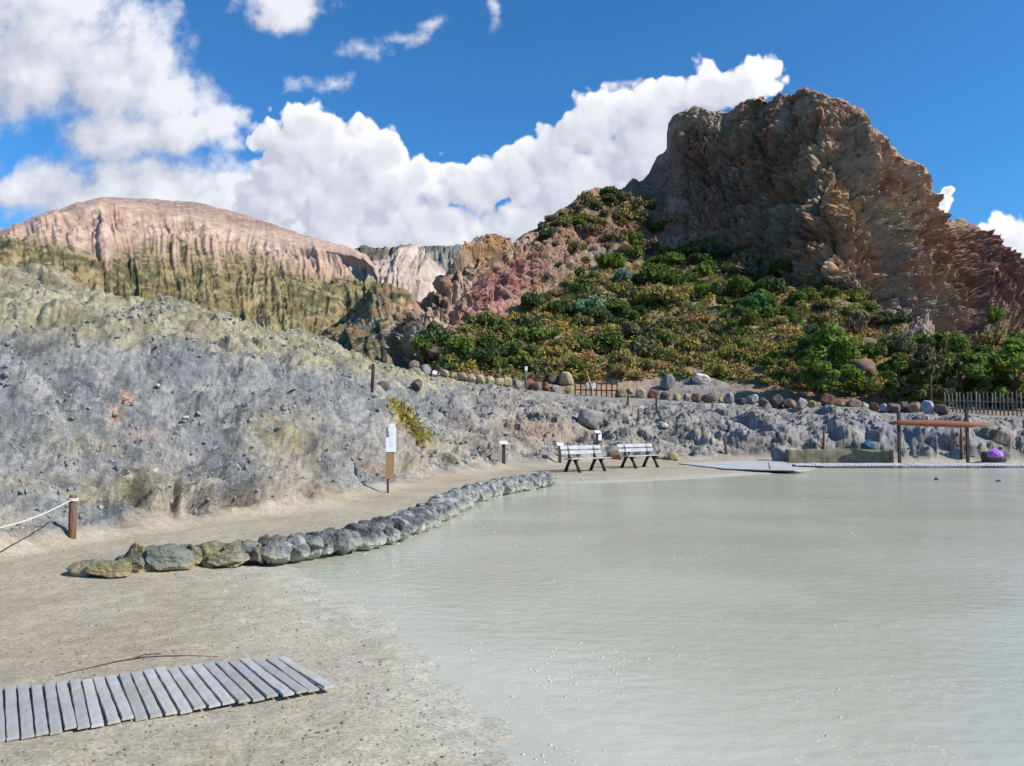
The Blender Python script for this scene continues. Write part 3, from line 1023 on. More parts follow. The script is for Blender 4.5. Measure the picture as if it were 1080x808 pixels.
RM_ = {
    'tan': rockmat('tan_rock', 4, .6, .06, .3, attr=False, col=(.40, .32, .20), col2=(.32, .27, .19)),
    'yellow': rockmat('yellow_rock', 4, .6, .06, .3, attr=False, col=(.36, .29, .15), col2=(.27, .235, .15)),
    'grey': rockmat('grey_rock', 4, .6, .06, .3, attr=False, col=(.27, .265, .26), col2=(.18, .175, .17)),
    'dark': rockmat('dark_rock', 4, .6, .06, .3, attr=False, col=(.10, .085, .08), col2=(.16, .13, .11)),
    'red': rockmat('rust_rock', 4, .6, .06, .3, attr=False, col=(.135, .062, .045), col2=(.20, .105, .07)),
    'brown': rockmat('brown_rock', 4, .6, .06, .3, attr=False, col=(.24, .16, .11), col2=(.17, .12, .09)),
    'white': rockmat('white_rock', 4, .5, .06, .2, attr=False, col=(.52, .51, .48), col2=(.42, .41, .38)),
    'blue': rockmat('blue_grey_rock', 4, .6, .06, .25, attr=False, col=(.27, .29, .33), col2=(.38, .39, .42)),
}
ROCKP = [rock_mesh('boulder', RM_['grey'], 100 + i) for i in range(9)]


def put_mat(o, mat):
    o.material_slots[0].link = 'OBJECT'
    o.material_slots[0].material = mat


def rock(name, pos, size, mat, parent=None, rs=RS, squash=.8, sink=.25, rotz=None):
    o = link(name, ROCKP[rs.randint(len(ROCKP))], parent)
    s = size / 2
    o.scale = (s * (.85 + .35 * rs.rand()), s * (.8 + .3 * rs.rand()), s * squash * (.85 + .3 * rs.rand()))
    o.location = (pos[0], pos[1], pos[2] + o.scale[2] * (1 - 2 * sink))
    o.rotation_euler = (rs.normal() * .25, rs.normal() * .25, rs.rand() * 6.28 if rotz is None else rotz)
    put_mat(o, mat)
    return o


ORD = ['first', 'second', 'third', 'fourth', 'fifth', 'sixth', 'seventh', 'eighth', 'ninth', 'tenth', 'eleventh', 'twelfth', 'thirteenth', 'fourteenth', 'fifteenth', 'sixteenth',
       'seventeenth', 'eighteenth', 'nineteenth', 'twentieth', 'twenty-first', 'twenty-second', 'twenty-third', 'twenty-fourth', 'twenty-fifth', 'twenty-sixth', 'twenty-seventh', 'twenty-eighth', 'twenty-ninth', 'thirtieth']

CN = {'tan': 'tan', 'yellow': 'yellowish', 'grey': 'grey', 'dark': 'dark', 'red': 'rust red', 'brown': 'brown', 'white': 'whitish', 'blue': 'blue-grey'}
# boulder row along the crest of the bank: (px, base py, width px, colour)
row = [(437, 390, 15, 'brown'), (448, 394, 16, 'grey'), (458, 396, 8, 'white'), (468, 397, 11, 'tan'), (478, 399, 12, 'yellow'), (487, 401, 13, 'tan'), (496, 403, 14, 'tan'), (506, 404, 13, 'yellow'), (516, 405, 12, 'tan'),
       (527, 407, 14, 'tan'), (535, 407, 12, 'yellow'), (546, 410, 17, 'grey'), (558, 411, 15, 'red'), (566, 412, 13, 'brown'), (575, 412, 12, 'red'), (584, 412, 11, 'red'), (587, 414, 13, 'grey'), (600, 415, 12, 'yellow'),
       (655, 418, 15, 'yellow'), (664, 416, 10, 'yellow'), (675, 419, 14, 'tan'), (689, 419, 15, 'red'), (702, 421, 13, 'dark'), (714, 422, 12, 'yellow'), (724, 423, 12, 'grey'), (735, 424, 15, 'brown'), (748, 425, 17, 'dark'),
       (761, 425, 9, 'tan'), (769, 426, 15, 'grey'), (781, 427, 13, 'dark'), (793, 427, 16, 'grey'), (806, 428, 14, 'brown'), (818, 429, 16, 'dark'), (832, 430, 15, 'brown'), (846, 431, 16, 'grey'), (856, 430, 11, 'yellow'),
       (873, 432, 20, 'red'), (887, 432, 14, 'brown'), (901, 433, 18, 'brown'), (912, 433, 12, 'grey'), (922, 433, 13, 'red'), (932, 434, 13, 'blue'), (944, 435, 16, 'dark'), (953, 434, 14, 'dark'), (963, 435, 15, 'brown'), (968, 434, 12, 'yellow'), (979, 436, 17, 'blue'), (992, 437, 16, 'brown')]
prs = np.random.RandomState(5)
li = [k for k, q in enumerate(row) if q[0] < 602]
for k, (px, py, w, kind) in enumerate(row):
    pos = at(px, py, 51.5 if px < 700 else 50.6)
    g = GROUND.hit(px, py)
    if 44 < math.hypot(g[0], g[1]) < 53:
        pos = g
    size = w * math.hypot(pos[0], pos[1]) / FPX
    o = rock('boulder', pos, size * .82, RM_[kind], rs=prs, squash=.95, sink=.14)
    if px < 602:
        n = len(li) - 1 - k
        lab = f"{CN[kind]} boulder in the bank row, {ORD[n]} left of the small gate"
    elif px < 760:
        lab = f"{CN[kind]} boulder in the bank row, {ORD[k - len(li)]} right of the small gate"
    else:
        n = len(row) - 1 - k
        lab = f"{CN[kind]} boulder in the bank row, {ORD[n]} left of the picket fence"
    tag(o, lab, 'boulder', 'boulders lining the crest of the bank')

# other single boulders
for px, py, w, kind, lab in [
        (582, 404, 11, 'dark', 'dark boulder behind the row, above the rust red ones left of the gate'),
        (597, 405, 17, 'tan', 'large pale boulder among bushes above the left end of the small gate'),
        (738, 404, 15, 'white', 'white-rimmed pale boulder lying on the slope above the boulder row'),
        (705, 409, 17, 'grey', 'flat grey boulder on the slope behind the boulder row right of the gate'),
        (902, 402, 34, 'brown', 'big pointed brown boulder among bushes right of the feathery green tree'),
        (918, 372, 20, 'brown', 'reddish brown outcrop block among bushes below the cliff'),
        (463, 376, 20, 'brown', 'brown boulder at the mouth of the small cave')]:
    p = HILL.hit(px, py)
    tag(rock('boulder', p, w * math.hypot(p[0], p[1]) / FPX * 1.1, RM_[kind], rs=prs, sink=.2), lab, 'boulder')
for px, py, w, kind, lab in [
        (648, 484, 14, 'brown', 'rounded brown boulder standing between the two white benches'),
        (709, 485, 12, 'yellow', 'yellowish boulder just right of the right-hand bench'),
        (697, 483, 11, 'yellow', 'sulphur-stained boulder behind the right-hand bench seat'),
        (624, 449, 30, 'grey', 'large smooth grey boulder at the mouth of the gully above the benches'),
        (399, 411, 13, 'dark', 'dark boulder beside the lone post on the crest of the mound'),
        (826, 487, 25, 'grey', 'pale grey boulder at the left end of the low concrete wall'),
        (497, 480, 12, 'grey', 'grey block at the foot of the bank left of the small info post'),
        (438, 408, 14, 'dark', 'dark block on the crest of the mound right of the lone post'),
        (1046, 489, 18, 'dark', 'dark flat stone under the purple bundle'),
        (700, 450, 9, 'white', 'small whitish stone on the bank face above the right-hand bench'),
        (164, 497, 6, 'white', 'small white stone stuck in the lower face of the grey mound'),
        (127, 421, 9, 'tan', 'orange-stained stone in the middle of the grey mound'),
        (121, 438, 8, 'tan', 'pale stone just below the orange-stained stone on the mound'),
        (171, 408, 6, 'white', 'small white stone high on the grey mound'),
        (201, 441, 6, 'white', 'small white stone on the right half of the grey mound')]:
    p = GROUND.hit(px, py)
    tag(rock('boulder' if w > 9 else 'stone', p, w * math.hypot(p[0], p[1]) / FPX * 1.1, RM_[kind] if 'orange' not in lab[:7] else rockmat('orange_rock', 4, .6, .06, .3, attr=False, col=(.48, .22, .11), col2=(.42, .30, .2)), rs=prs, sink=.3,
             squash=.9 if w > 9 else .6), lab, 'boulder' if w > 9 else 'stone')
for px, py, lab in [(988, 506, 'left of two small dark stones breaking the water near the far edge'), (1053, 508, 'right of two small dark stones breaking the water near the far edge')]:
    p = flat(px, py, WATER)
    tag(rock('stone', p, .16, RM_['dark'], rs=prs, sink=.35, squash=.6), lab, 'stone')

# loose rubble on the slopes: nobody could count it
def scatter_mesh(name, pts, sizes, mat, seed):
    rs = np.random.RandomState(seed)
    v, f = ico(1)
    VV, FF = [], []
    for i, (p, s) in enumerate(zip(pts, sizes)):
        q = v * (1 + .35 * rs.normal(size=(len(v), 1)).clip(-1, 1)) * np.array([1, .6 + .5 * rs.rand(), .5 + .4 * rs.rand()]) * s
        R = np.array(Euler(rs.rand(3) * 6.28).to_matrix())
        VV.append(q @ R.T + p)
        FF.append(f + i * len(v))
    return mesh_np(name, np.concatenate(VV), np.concatenate(FF), mat, smooth=False)


rubp, rubs = [], []
gp = GROUND.P
zh = hill[:NRR, :nf]
cand = np.argwhere(zh > .4)
dens = fbm(gp[cand[:, 0], cand[:, 1]] * .6, 3)
cand = cand[(dens + RS.rand(len(cand)) * .9) > .40]
prob = 1.0 / np.maximum(1, 1)
sel = cand[RS.choice(len(cand), 22000, replace=False)]
for i, j in sel:
    p = gp[i, j]
    d = math.hypot(p[0], p[1])
    if d > RC[j]:
        continue
    rubp.append(p)
    rubs.append((.010 + .045 * RS.rand() ** 4) * np.clip(d / 15, .7, 2.2))
rubm = rockmat('rubble', 12, .3, .02, .3, attr=False, col=(.33, .32, .305), col2=(.24, .235, .235))
tag(link('rubble', scatter_mesh('rubble', rubp, rubs, rubm, 3)), 'loose grey stones on the mound and bank', kind='stuff')
pebp, pebs = [], []
while len(pebp) < 5200:
    d = 3.4 + 9 * RS.rand() ** 1.5
    a = math.radians(-36 + 36 * RS.rand())
    x, y = d * math.sin(a), d * math.cos(a)
    pebp.append((x, y))
pebp = np.array(pebp)
sdv = pool_sd(pebp[:, 0], pebp[:, 1])
zz = []
keep = []
for (x, y), s in zip(pebp, sdv):
    if s < .12 or math.hypot(x, y) > np.interp(math.atan2(x, y), cth, crf) - .1:
        continue
    j = int(np.clip(np.searchsorted(TH[:nf], math.atan2(x, y)), 0, nf - 1))
    i = int(np.clip(np.searchsorted(RR, math.hypot(x, y)), 0, NRR - 1))
    keep.append((x, y, P[i, j, 2]))
pebm = rockmat('pebble', 12, .3, .02, .3, attr=False, col=(.33, .29, .23), col2=(.20, .17, .14))
tag(link('pebbles', scatter_mesh('pebbles', np.array(keep), [.004 + .010 * RS.rand() ** 4 for _ in keep], pebm, 4)), 'tiny pebbles strewn over the sandy beach', kind='stuff')

# ------------------------------------------------------------------ stone wall between path and pool
m, t, b = newmat('wall_stone')
geo = N(t, 'ShaderNodeNewGeometry').outputs['Position']
ob = N(t, 'ShaderNodeTexCoord').outputs['Object']
rnd = N(t, 'ShaderNodeObjectInfo').outputs['Random']
xyz = N(t, 'ShaderNodeSeparateXYZ', {0: geo})
nn = NOISE(t, geo, 7, 6, .6)
nn2 = NOISE(t, geo, 3.0, 4, .6)
sul_f = MAPR(t, M(t, 'ADD', xyz.outputs[0], M(t, 'MULTIPLY', nn2, 1.8)), -1.3, -2.9)       # stained with sulphur at its left end
cg = MIXC(t, MAPR(t, nn, .35, .68), (.070, .073, .078), (.215, .22, .225))
cs = MIXC(t, MAPR(t, nn, .38, .66), (.13, .135, .075), (.36, .27, .10))
cs = MIXC(t, M(t, 'MULTIPLY', MAPR(t, rnd, .3, .9), MAPR(t, nn2, .4, .6)), cs, (.16, .175, .14))
kst = MAPR(t, rnd, 0, 1, .6, 1.7, False)
cg = MIXC(t, 1.0, cg, N(t, 'ShaderNodeCombineColor', {0: kst, 1: kst, 2: MAPR(t, rnd, 0, 1, .62, 1.6, False)}).outputs[0], 'MULTIPLY')
c = MIXC(t, M(t, 'MULTIPLY', sul_f, .85), cg, cs)
cru = MAPR(t, M(t, 'ADD', xyz.outputs[2], M(t, 'MULTIPLY', nn, .16)), .21, .05)              # dried pale mud near the waterline
c = MIXC(t, M(t, 'MULTIPLY', cru, .8), c, MIXC(t, sul_f, (.46, .45, .38), (.40, .33, .20)))
t.links.new(c, b.inputs['Base Color'])
b.inputs['Roughness'].default_value = .9
b.inputs['Specular IOR Level'].default_value = .2
t.links.new(N(t, 'ShaderNodeBump', {'Strength': .9, 'Distance': .05, 'Height': M(t, 'ADD', nn, NOISE(t, geo, 22, 5, .6))}).outputs[0], b.inputs['Normal'])
wall_m = m
WST = [rock_mesh('stone', wall_m, 300 + i, planes=10, rough=.10, flat_=True) for i in range(10)]
wpx = [(128, 604), (165, 600), (205, 597), (250, 595), (290, 592), (340, 585), (380, 577), (420, 568), (445, 557), (470, 545), (500, 528), (520, 522), (545, 517), (582, 510)]
wp = [flat(x, y, -.02)[:2] for x, y in wpx]
wall = thing('stone_wall', 'low rough stone wall curving along the left edge of the mud pool', 'stone wall', (wp[5][0], wp[5][1], 0))
org = np.array([wp[5][0], wp[5][1], 0])
seg = [np.linalg.norm(np.array(wp[i + 1]) - wp[i]) for i in range(len(wp) - 1)]
cum = np.concatenate([[0], np.cumsum(seg)])


def wall_at(s):
    x = np.interp(s, cum, [q[0] for q in wp])
    y = np.interp(s, cum, [q[1] for q in wp])
    x2 = np.interp(min(s + .3, cum[-1]), cum, [q[0] for q in wp]) - np.interp(max(s - .3, 0), cum, [q[0] for q in wp])
    y2 = np.interp(min(s + .3, cum[-1]), cum, [q[1] for q in wp]) - np.interp(max(s - .3, 0), cum, [q[1] for q in wp])
    a = math.atan2(y2, x2)
    return x, y, a


wrs = np.random.RandomState(21)
stones = []
for rowi in range(4):
    s = (0, .1, .22, .12)[rowi]
    while s < cum[-1]:
        x, y, a = wall_at(s)
        hgt_w = np.interp(s, [0, 1.2, 2.5, 7, 12, 16, cum[-1]], [.17, .21, .24, .26, .29, .26, .12])
        L = (.13 + .20 * wrs.rand() ** 1.3) * np.interp(s, [0, 5, 16], [.92, 1.05, 1.6])
        s += L * .92
        off = (.04, .30, .10, .27)[rowi] + wrs.normal() * .025
        hh = (hgt_w * .80, hgt_w * .75, .13 + .08 * wrs.rand(), .12 + .07 * wrs.rand())[rowi]
        zc = (hgt_w * .26, hgt_w * .26, hgt_w - .10, hgt_w - .11)[rowi]
        n = np.array([-math.sin(a), math.cos(a)])
        stones.append((math.hypot(x, y), rowi, np.array([x + n[0] * off, y + n[1] * off, zc + wrs.normal() * .015]) - org, (L * .53, .14 + .06 * wrs.rand(), hh * .62),
                       (wrs.normal() * .16, wrs.normal() * .16, a + wrs.normal() * .2 + (math.pi if wrs.rand() < .5 else 0)), wrs.randint(len(WST))))
stones.sort(key=lambda q: q[0] + (6 if q[1] in (1,) else 0))
fv, ff_, fo = [], [], 0
for k, (_, rw, lo, sc3, ro, wi) in enumerate(stones):
    if k < 99:
        link('stone', WST[wi], wall, loc=tuple(lo), rot=ro, scale=sc3)
    else:
        me = WST[wi]
        vv_ = np.empty(len(me.vertices) * 3, f32)
        me.vertices.foreach_get('co', vv_)
        vv_ = (vv_.reshape(-1, 3) * np.array(sc3)) @ np.array(Euler(ro).to_matrix()).T + lo
        fv.append(vv_)
        ff_.append(ICO4[1] + fo)
        fo += len(vv_)
tag(link('stone', mesh_np('stone', np.concatenate(fv), np.concatenate(ff_), wall_m, smooth=False), wall), kind='stuff')
# loose stones at its left end
for px, py, w, hgt_, lab in [(92, 607, 34, .55, 'low sulphur-yellow stone at the very left end of the stone wall'), (113, 609, 40, .42, 'flat whitish crusted stone in front of the wall\'s left end'),
                             (143, 600, 30, .85, 'dark green and orange block standing at the left end of the wall'),
                             (172, 601, 40, .62, 'mottled green and tan block, second from the wall\'s left end'), (234, 596, 32, .42, 'long golden stone lying at the front of the wall'),
                             (287, 592, 36, .62, 'big smooth olive stone with yellow face where the wall meets the water')]:
    p = flat(px, py, .0)
    d = math.hypot(p[0], p[1])
    s = w * d / FPX
    o = link('stone', WST[wrs.randint(len(WST))])
    o.scale = (s * .56, s * .40, s * hgt_ * .55)
    o.location = (p[0], p[1] + s * .25, s * hgt_ * .30)
    o.rotation_euler = (wrs.normal() * .1, wrs.normal() * .1, .15 + wrs.normal() * .2)
    tag(o, lab, 'stone')

# ------------------------------------------------------------------ wood and metal
WOOD = plainmat('weathered_brown_wood', (.10, .055, .035), (.19, .105, .065), 6, .8, .35, (6, 6, .8))
DARKW = plainmat('dark_wood', (.035, .026, .022), (.075, .052, .04), 6, .85, .35, (6, 6, .8))
REDW = plainmat('rust_red_wood', (.28, .095, .055), (.20, .08, .05), 6, .85, .35, (1, 5, 5))
TANW = plainmat('tan_board', (.36, .22, .11), (.28, .165, .085), 5, .75, .3, (8, 8, .8))
WHITE = plainmat('weathered_white_paint', (.42, .42, .44), (.30, .30, .31), 5, .55, .1)
PAPER = plainmat('white_panel', (.80, .80, .82), (.74, .75, .78), 3, .5, .05)
GREYM = plainmat('grey_metal', (.10, .10, .11), (.15, .15, .16), 6, .5, .1)
BLACK = plainmat('black_iron', (.018, .018, .02), (.03, .03, .032), 8, .55, .15)
GREYW = plainmat('grey_weathered_wood', (.26, .235, .21), (.16, .145, .13), 6, .85, .35, (6, 6, .8))
ROPE = plainmat('white_rope', (.62, .61, .58), (.5, .49, .46), 60, .85, .3)


def gp_(px, py):
    return GROUND.hit(px, py)


# post with rope, left
p = flat(75.5, 574, .0)
p[2] = gp_(75.5, 575)[2] if abs(gp_(75.5, 575)[1] - p[1]) < 1 else .0
post = thing('post', 'stout brown post at the mound foot with a white rope round it', 'post', (p[0], p[1], -.02))
mb = MB()
mb.tube([(0, 0, -.15), (.004, 0, .3), (0, 0, .655), (0, 0, .67)], [.052, .050, .047, .036], 14)
mb.obj('shaft', WOOD, post, True)
lp = at(-70, 566, 8.4)
rp = thing('rope', 'thin white rope sagging from the brown post off to the left', 'rope', (p[0], p[1], .58))
mb = MB()
pts_ = []
A = np.array([0, -.02, .01])
B_ = np.array([lp[0] - p[0], lp[1] - p[1], lp[2] - .58])
for k in range(25):
    q = A + (B_ - A) * k / 24
    q[2] -= .10 * math.sin(math.pi * k / 24)
    pts_.append(q)
mb.tube(pts_, .009, 8)
mb.obj('line', ROPE, rp, True)
mb = MB()
for zz_ in (0, .02):
    mb.tube([(.058 * math.cos(a), .058 * math.sin(a), zz_ + .004 * math.sin(3 * a)) for a in np.linspace(0, 2 * math.pi, 17)], .010, 6)
mb.obj('knot', ROPE, rp, True)

# upright sign by the path
p = gp_(409, 520)
p = flat(409, 520.5, .0) if p[1] > 19.5 else p
sg = thing('signpost', 'narrow upright sign by the path with white sheets above a tan board', 'sign', tuple(p), .12)
MB().tube([(0, .02, -.2), (0, .02, 1.5)], .028, 10).obj('pole', GREYM, sg, True)
MB().box((.045, -.012, .65), (.19, .022, .64)).obj('board', TANW, sg)
o = MB().box((.065, -.03, 1.22), (.235, .012, .56)).obj('panel', PAPER, sg)
MB().box((.085, -.032, 1.545), (.13, .012, .09), (0, .0, .0)).obj('panel', PAPER, sg)
MB().box((.19, .0, 1.44), (.055, .03, .30), (0, .15, 0)).obj('bracket', TANW, sg)
MB().box((-.012, -.04, 1.40), (.045, .02, .22), (0, -.12, 0)).obj('bracket', GREYW, sg)
mb = MB()
for k in range(7):
    mb.box((.06, -.0375, 1.40 - k * .055), (.10 - .03 * (k % 3 == 2), .002, .008))
mb.obj('print', plainmat('grey_print', (.45, .45, .48)), o)


def info_post(px, py, h, lab, front=False):
    p = gp_(px, py)
    d = math.hypot(p[0], p[1])
    s = h * d / FPX
    t_ = thing('info_post', lab, 'info post', tuple(p), .15, 'small info posts by the benches')
    MB().box((0, 0, s * .42), (.12, .09, s * .98)).obj('shaft', DARKW, t_)
    MB().box((0, -.03, s * .955), (.27, .22, .035), (.45, 0, .1)).obj('panel', PAPER, t_)
    if front:
        MB().box((.09, -.06, s * .66), (.16, .02, .30)).obj('sheet', PAPER, t_)
    return t_


info_post(531, 489, 23, 'short dark info post with tilted white top by the far end of the stone wall')
info_post(590.5, 488, 20, 'short dark info post with white top just left of the left-hand bench')
info_post(630.5, 473, 18, 'info post with white sheet on its front, behind the left-hand bench', True)

# plain posts
for px, y0, y1, w, mat, lab in [
        (391.5, 412, 384, 3.6, DARKW, 'lone dark wooden post on the crest of the grey mound'),
        (662, 427, 417, 2.0, DARKW, 'short dark stake on the bank just below the small gate'),
        (692, 433, 418, 2.0, DARKW, 'thin dark stake below the rust red boulder right of the gate'),
        (673, 443, 431, 2.2, WOOD, 'short rust-brown stake at the head of the gully'),
        (766, 479, 461, 2.6, WOOD, 'short leaning rust-brown stake at the foot of the bank right of the benches'),
        (868, 474, 455, 2.4, WOOD, 'rust-brown stake with pale top behind the low concrete wall'),
        (1013, 478, 456, 2.4, WOOD, 'short brown stake under the right end of the red beam'),
        (981, 436, 401, 2.4, DARKW, 'tall dark pole among boulders at the left end of the picket fence')]:
    p = gp_(px, y0) if px < 980 or px > 1000 else at(px, y0, 49)
    d = math.hypot(p[0], p[1])
    h, w_ = (y0 - y1) * d / FPX, w * d / FPX
    t_ = link('post', MB().tube([(0, 0, -.25), (w_ * .1, 0, h * .5), (0, 0, h - w_ * .15), (0, 0, h)], [w_ * .52, w_ * .5, w_ * .46, w_ * .3], 10).mesh('post', mat, True), loc=tuple(p), rot=(RS.normal() * .03, .04 if 'leaning' not in lab else -.1, 0))
    tag(t_, lab, 'post')

# lamp pole by the boulders
p = gp_(555, 413)
if p[1] > 60 or p[1] < 40:
    p = at(555, 413, 50.5)
d = math.hypot(p[0], p[1])
lpst = thing('sign_pole', 'thin pole with small white plate on top, left of the gate', 'pole', tuple(p))
MB().tube([(0, 0, -.2), (0, 0, 1.55)], .045, 8).obj('shaft', GREYM, lpst, True)
MB().box((.0, -.05, 1.45), (.17, .03, .26)).obj('plate', PAPER, lpst)
MB().box((.0, -.05, 1.20), (.14, .03, .2)).obj('plate', plainmat('green_plate', (.16, .28, .2)), lpst)

# ------------------------------------------------------------------ benches
def bench(px, py, lab, first=None):
    p = flat(px, py, .0)
    p[2] = gp_(px, py)[2] if abs(gp_(px, py)[1] - p[1]) < 2 else 0.0
    rz = math.atan2(1.10, 1.42)
    t_ = thing('bench', lab, 'bench', tuple(p), rz, 'white slatted benches by the pool')
    L = 1.85
    # local: x along the bench, -y is the front
    mb = MB()
    for k in range(3):
        mb.box((0, -.33 + k * .135, .445 - k * .008), (L, .115, .036))
    mb.obj('seat', WHITE, t_)
    for z, y in ((.635, .125), (.80, .175)):
        mb2 = MB().box((0, y, z), (L, .034, .125), (-.24, 0, 0))
        mb2.obj('backrest_slat', WHITE, t_)
    for sx in (-.58, .58):
        mb = MB()
        mb.tube([(sx, -.42, -.02), (sx, -.30, .22), (sx, -.18, .40)], [.060, .052, .062], 8)
        mb.tube([(sx, .30, -.02), (sx, .17, .22), (sx, .06, .40)], [.060, .052, .062], 8)
        mb.box((sx, -.13, .405), (.06, .50, .042))
        mb.tube([(sx, .05, .38), (sx, .115, .56), (sx, .205, .86)], [.055, .045, .035], 8)
        mb.box((sx, -.42, .0), (.08, .11, .035))
        mb.box((sx, .30, .0), (.08, .11, .035))
        mb.obj('leg_frame', BLACK, t_, True)
    return t_


bench(616, 497.2, 'left-hand white slatted bench with black iron legs, nearer the stone wall')
bench(673.5, 493.2, 'right-hand white slatted bench with black iron legs, nearer the pale slab')

# ------------------------------------------------------------------ red beam frame
pL, pR = flat(949, 489, .0), flat(1021, 489, .0)
fr = thing('wooden_frame', 'weathered red beam on two dark posts at the far pool edge', 'frame', (pL[0], pL[1], 0))
dv = pR - pL
fl_ = float(np.hypot(dv[0], dv[1]))
ang = math.atan2(dv[1], dv[0])
fr.rotation_euler = (0, 0, ang)
d = math.hypot(pL[0], pL[1])
for x, top in ((0, 440), (fl_, 438.5)):
    MB().box((x, 0, (489 - top) * d / FPX * .5 - .1), (.11, .10, (489 - top) * d / FPX + .2), jig=.003).obj('post', DARKW, fr)
zb = (489 - 451) * d / FPX
mb = MB()
mb.tube([(-.42, -.09, zb), (.1, -.09, zb + .02), (fl_ * .5, -.09, zb - .01), (fl_ - .1, -.09, zb - .06), (fl_ + .75, -.09, zb - .08)], [.05, .12, .145, .13, .04], 10)
mb.obj('beam', REDW, fr, True)
MB().box((fl_ * .42, .02, zb + .17), (.07, .06, .2)).obj('stub', WOOD, fr)

# low concrete wall
a0, a1 = flat(833, 488.2, .0), flat(941, 488.2, .0)
dv = a1 - a0
CONC = plainmat('mossy_concrete', (.20, .19, .14), (.12, .105, .055), 5, .9, .5)
cw = thing('concrete_wall', 'low mossy concrete wall at the far edge of the pool', 'low wall', ((a0[0] + a1[0]) / 2, (a0[1] + a1[1]) / 2, 0), math.atan2(dv[1], dv[0]))
Lw = float(np.hypot(dv[0], dv[1]))
nl_, ring_ = 90, [(0, -.1), (0, .1), (0, .3), (0, .5), (.03, .54), (.15, .545), (.28, .54), (.32, .5), (.32, .2), (.32, -.1)]
Cw = np.array([[(-Lw / 2 + Lw * i / (nl_ - 1), y, z) for y, z in ring_] for i in range(nl_)])
Cw += np.stack([0 * Cw[..., 0], fbm(Cw * 1.7, 4) * .05, fbm(Cw * 1.3 + 9, 4) * .045], -1)
me = mesh_np('body', Cw, grid_faces(nl_, len(ring_))[:, ::-1], CONC)
link('body', me, cw)
mb = MB()
for x in (-Lw / 2, Lw / 2):
    mb.box((x, .16, .22), (.12, .36, .62), (0, 0, .05), jig=.01)
mb.obj('end_block', CONC, cw)

# pale far boardwalk
PALEW = plainmat('pale_planks', (.62, .63, .66), (.50, .51, .54), 7, .8, .3, (6, 1, 6))
b0, b1 = flat(838, 491.4, .0), flat(1110, 491.2, .0)
dv = b1 - b0
bw = thing('boardwalk', 'long narrow white plank walkway along the far edge of the pool', 'boardwalk', (b0[0], b0[1], 0), math.atan2(dv[1], dv[0]))
Lb = float(np.hypot(dv[0], dv[1]))
npl = 78
for k in range(npl):
    mb = MB().box((Lb * (k + .5) / npl, .5 + RS.normal() * .012, .028 + RS.normal() * .004), (Lb / npl - .03, 1.15, .05), (RS.normal() * .01, RS.normal() * .02, RS.normal() * .01))
    mb.obj('plank', PALEW, bw)
# pale flat slab
SLABM = plainmat('pale_slab', (.44, .445, .45), (.34, .345, .35), 2.2, .85, .3)
sl = [flat(x, y, .0)[:2] for x, y in ((716, 489.8), (764, 495.3), (800, 496.6), (838, 497.4), (853, 496.6), (833, 493.2), (836, 490.6), (822, 486.8), (770, 487.2))]
vv = [(q[0], q[1], .012) for q in sl] + [(q[0], q[1], .042) for q in sl]
nS = len(sl)
ff = [tuple(range(nS, 2 * nS))] + [(k, (k + 1) % nS, nS + (k + 1) % nS, nS + k) for k in range(nS)] + [tuple(range(nS - 1, -1, -1))]
me = bpy.data.meshes.new('slab')
me.from_pydata(vv, [], ff)
me.materials.append(SLABM)
tag(link('slab', me), 'flat pale grey slab on the beach right of the benches', 'slab')


# stick in the water
p = flat(812, 498.5, WATER)
tag(link('stake', MB().tube([(0, 0, -.3), (.02, 0, .15), (-.02, 0, .36)], [.035, .03, .02], 7).mesh('stake', TANW, True), loc=tuple(p), rot=(0, -.08, 0)), 'short tan wooden stake sticking up from the mud before the slab', 'stake')


# ------------------------------------------------------------------ cloth bundles
def bundle(name, p, s, mat, lab, cat, seed):
    v, f = ICO4
    rs = np.random.RandomState(seed)
    off = rs.rand(3) * 50
    q = v * (1 + .22 * fbm(v * 1.6 + off, 3) + .10 * ridged(v * np.array([3, 3, 1.4]) + off, 3))[:, None]
    q = q * np.array([1.1, .8, .85])
    q[:, 2] = np.maximum(q[:, 2], -.55) + .55
    tz = sstep(.9, 1.4, q[:, 2])
    q[:, :2] *= (1 - .45 * tz)[:, None]
    t_ = thing(name, lab, cat, tuple(p))
    link('cloth', mesh_np('cloth', q * s, f, mat), t_)
    MB().tube([(-.5 * s, 0, .95 * s), (-.25 * s, -.05 * s, 1.5 * s), (.2 * s, -.05 * s, 1.52 * s), (.5 * s, 0, .95 * s)], .07 * s, 8).obj('handle', mat, t_, True)
    return t_


p = flat(1052, 489, .0)
bundle('bag', (p[0], p[1] + .15, .24), .24, plainmat('purple_cloth', (.30, .10, .50), (.38, .22, .55), 5, .8, .3), 'purple bag resting on a dark stone at the far edge', 'bag', 3)
p = flat(918, 488, .0)
bundle('bag', (p[0], p[1] + .18, .555), .24, plainmat('teal_cloth', (.02, .14, .18), (.03, .06, .16), 6, .8, .3), 'teal and blue bag sitting on the low concrete wall', 'bag', 8)

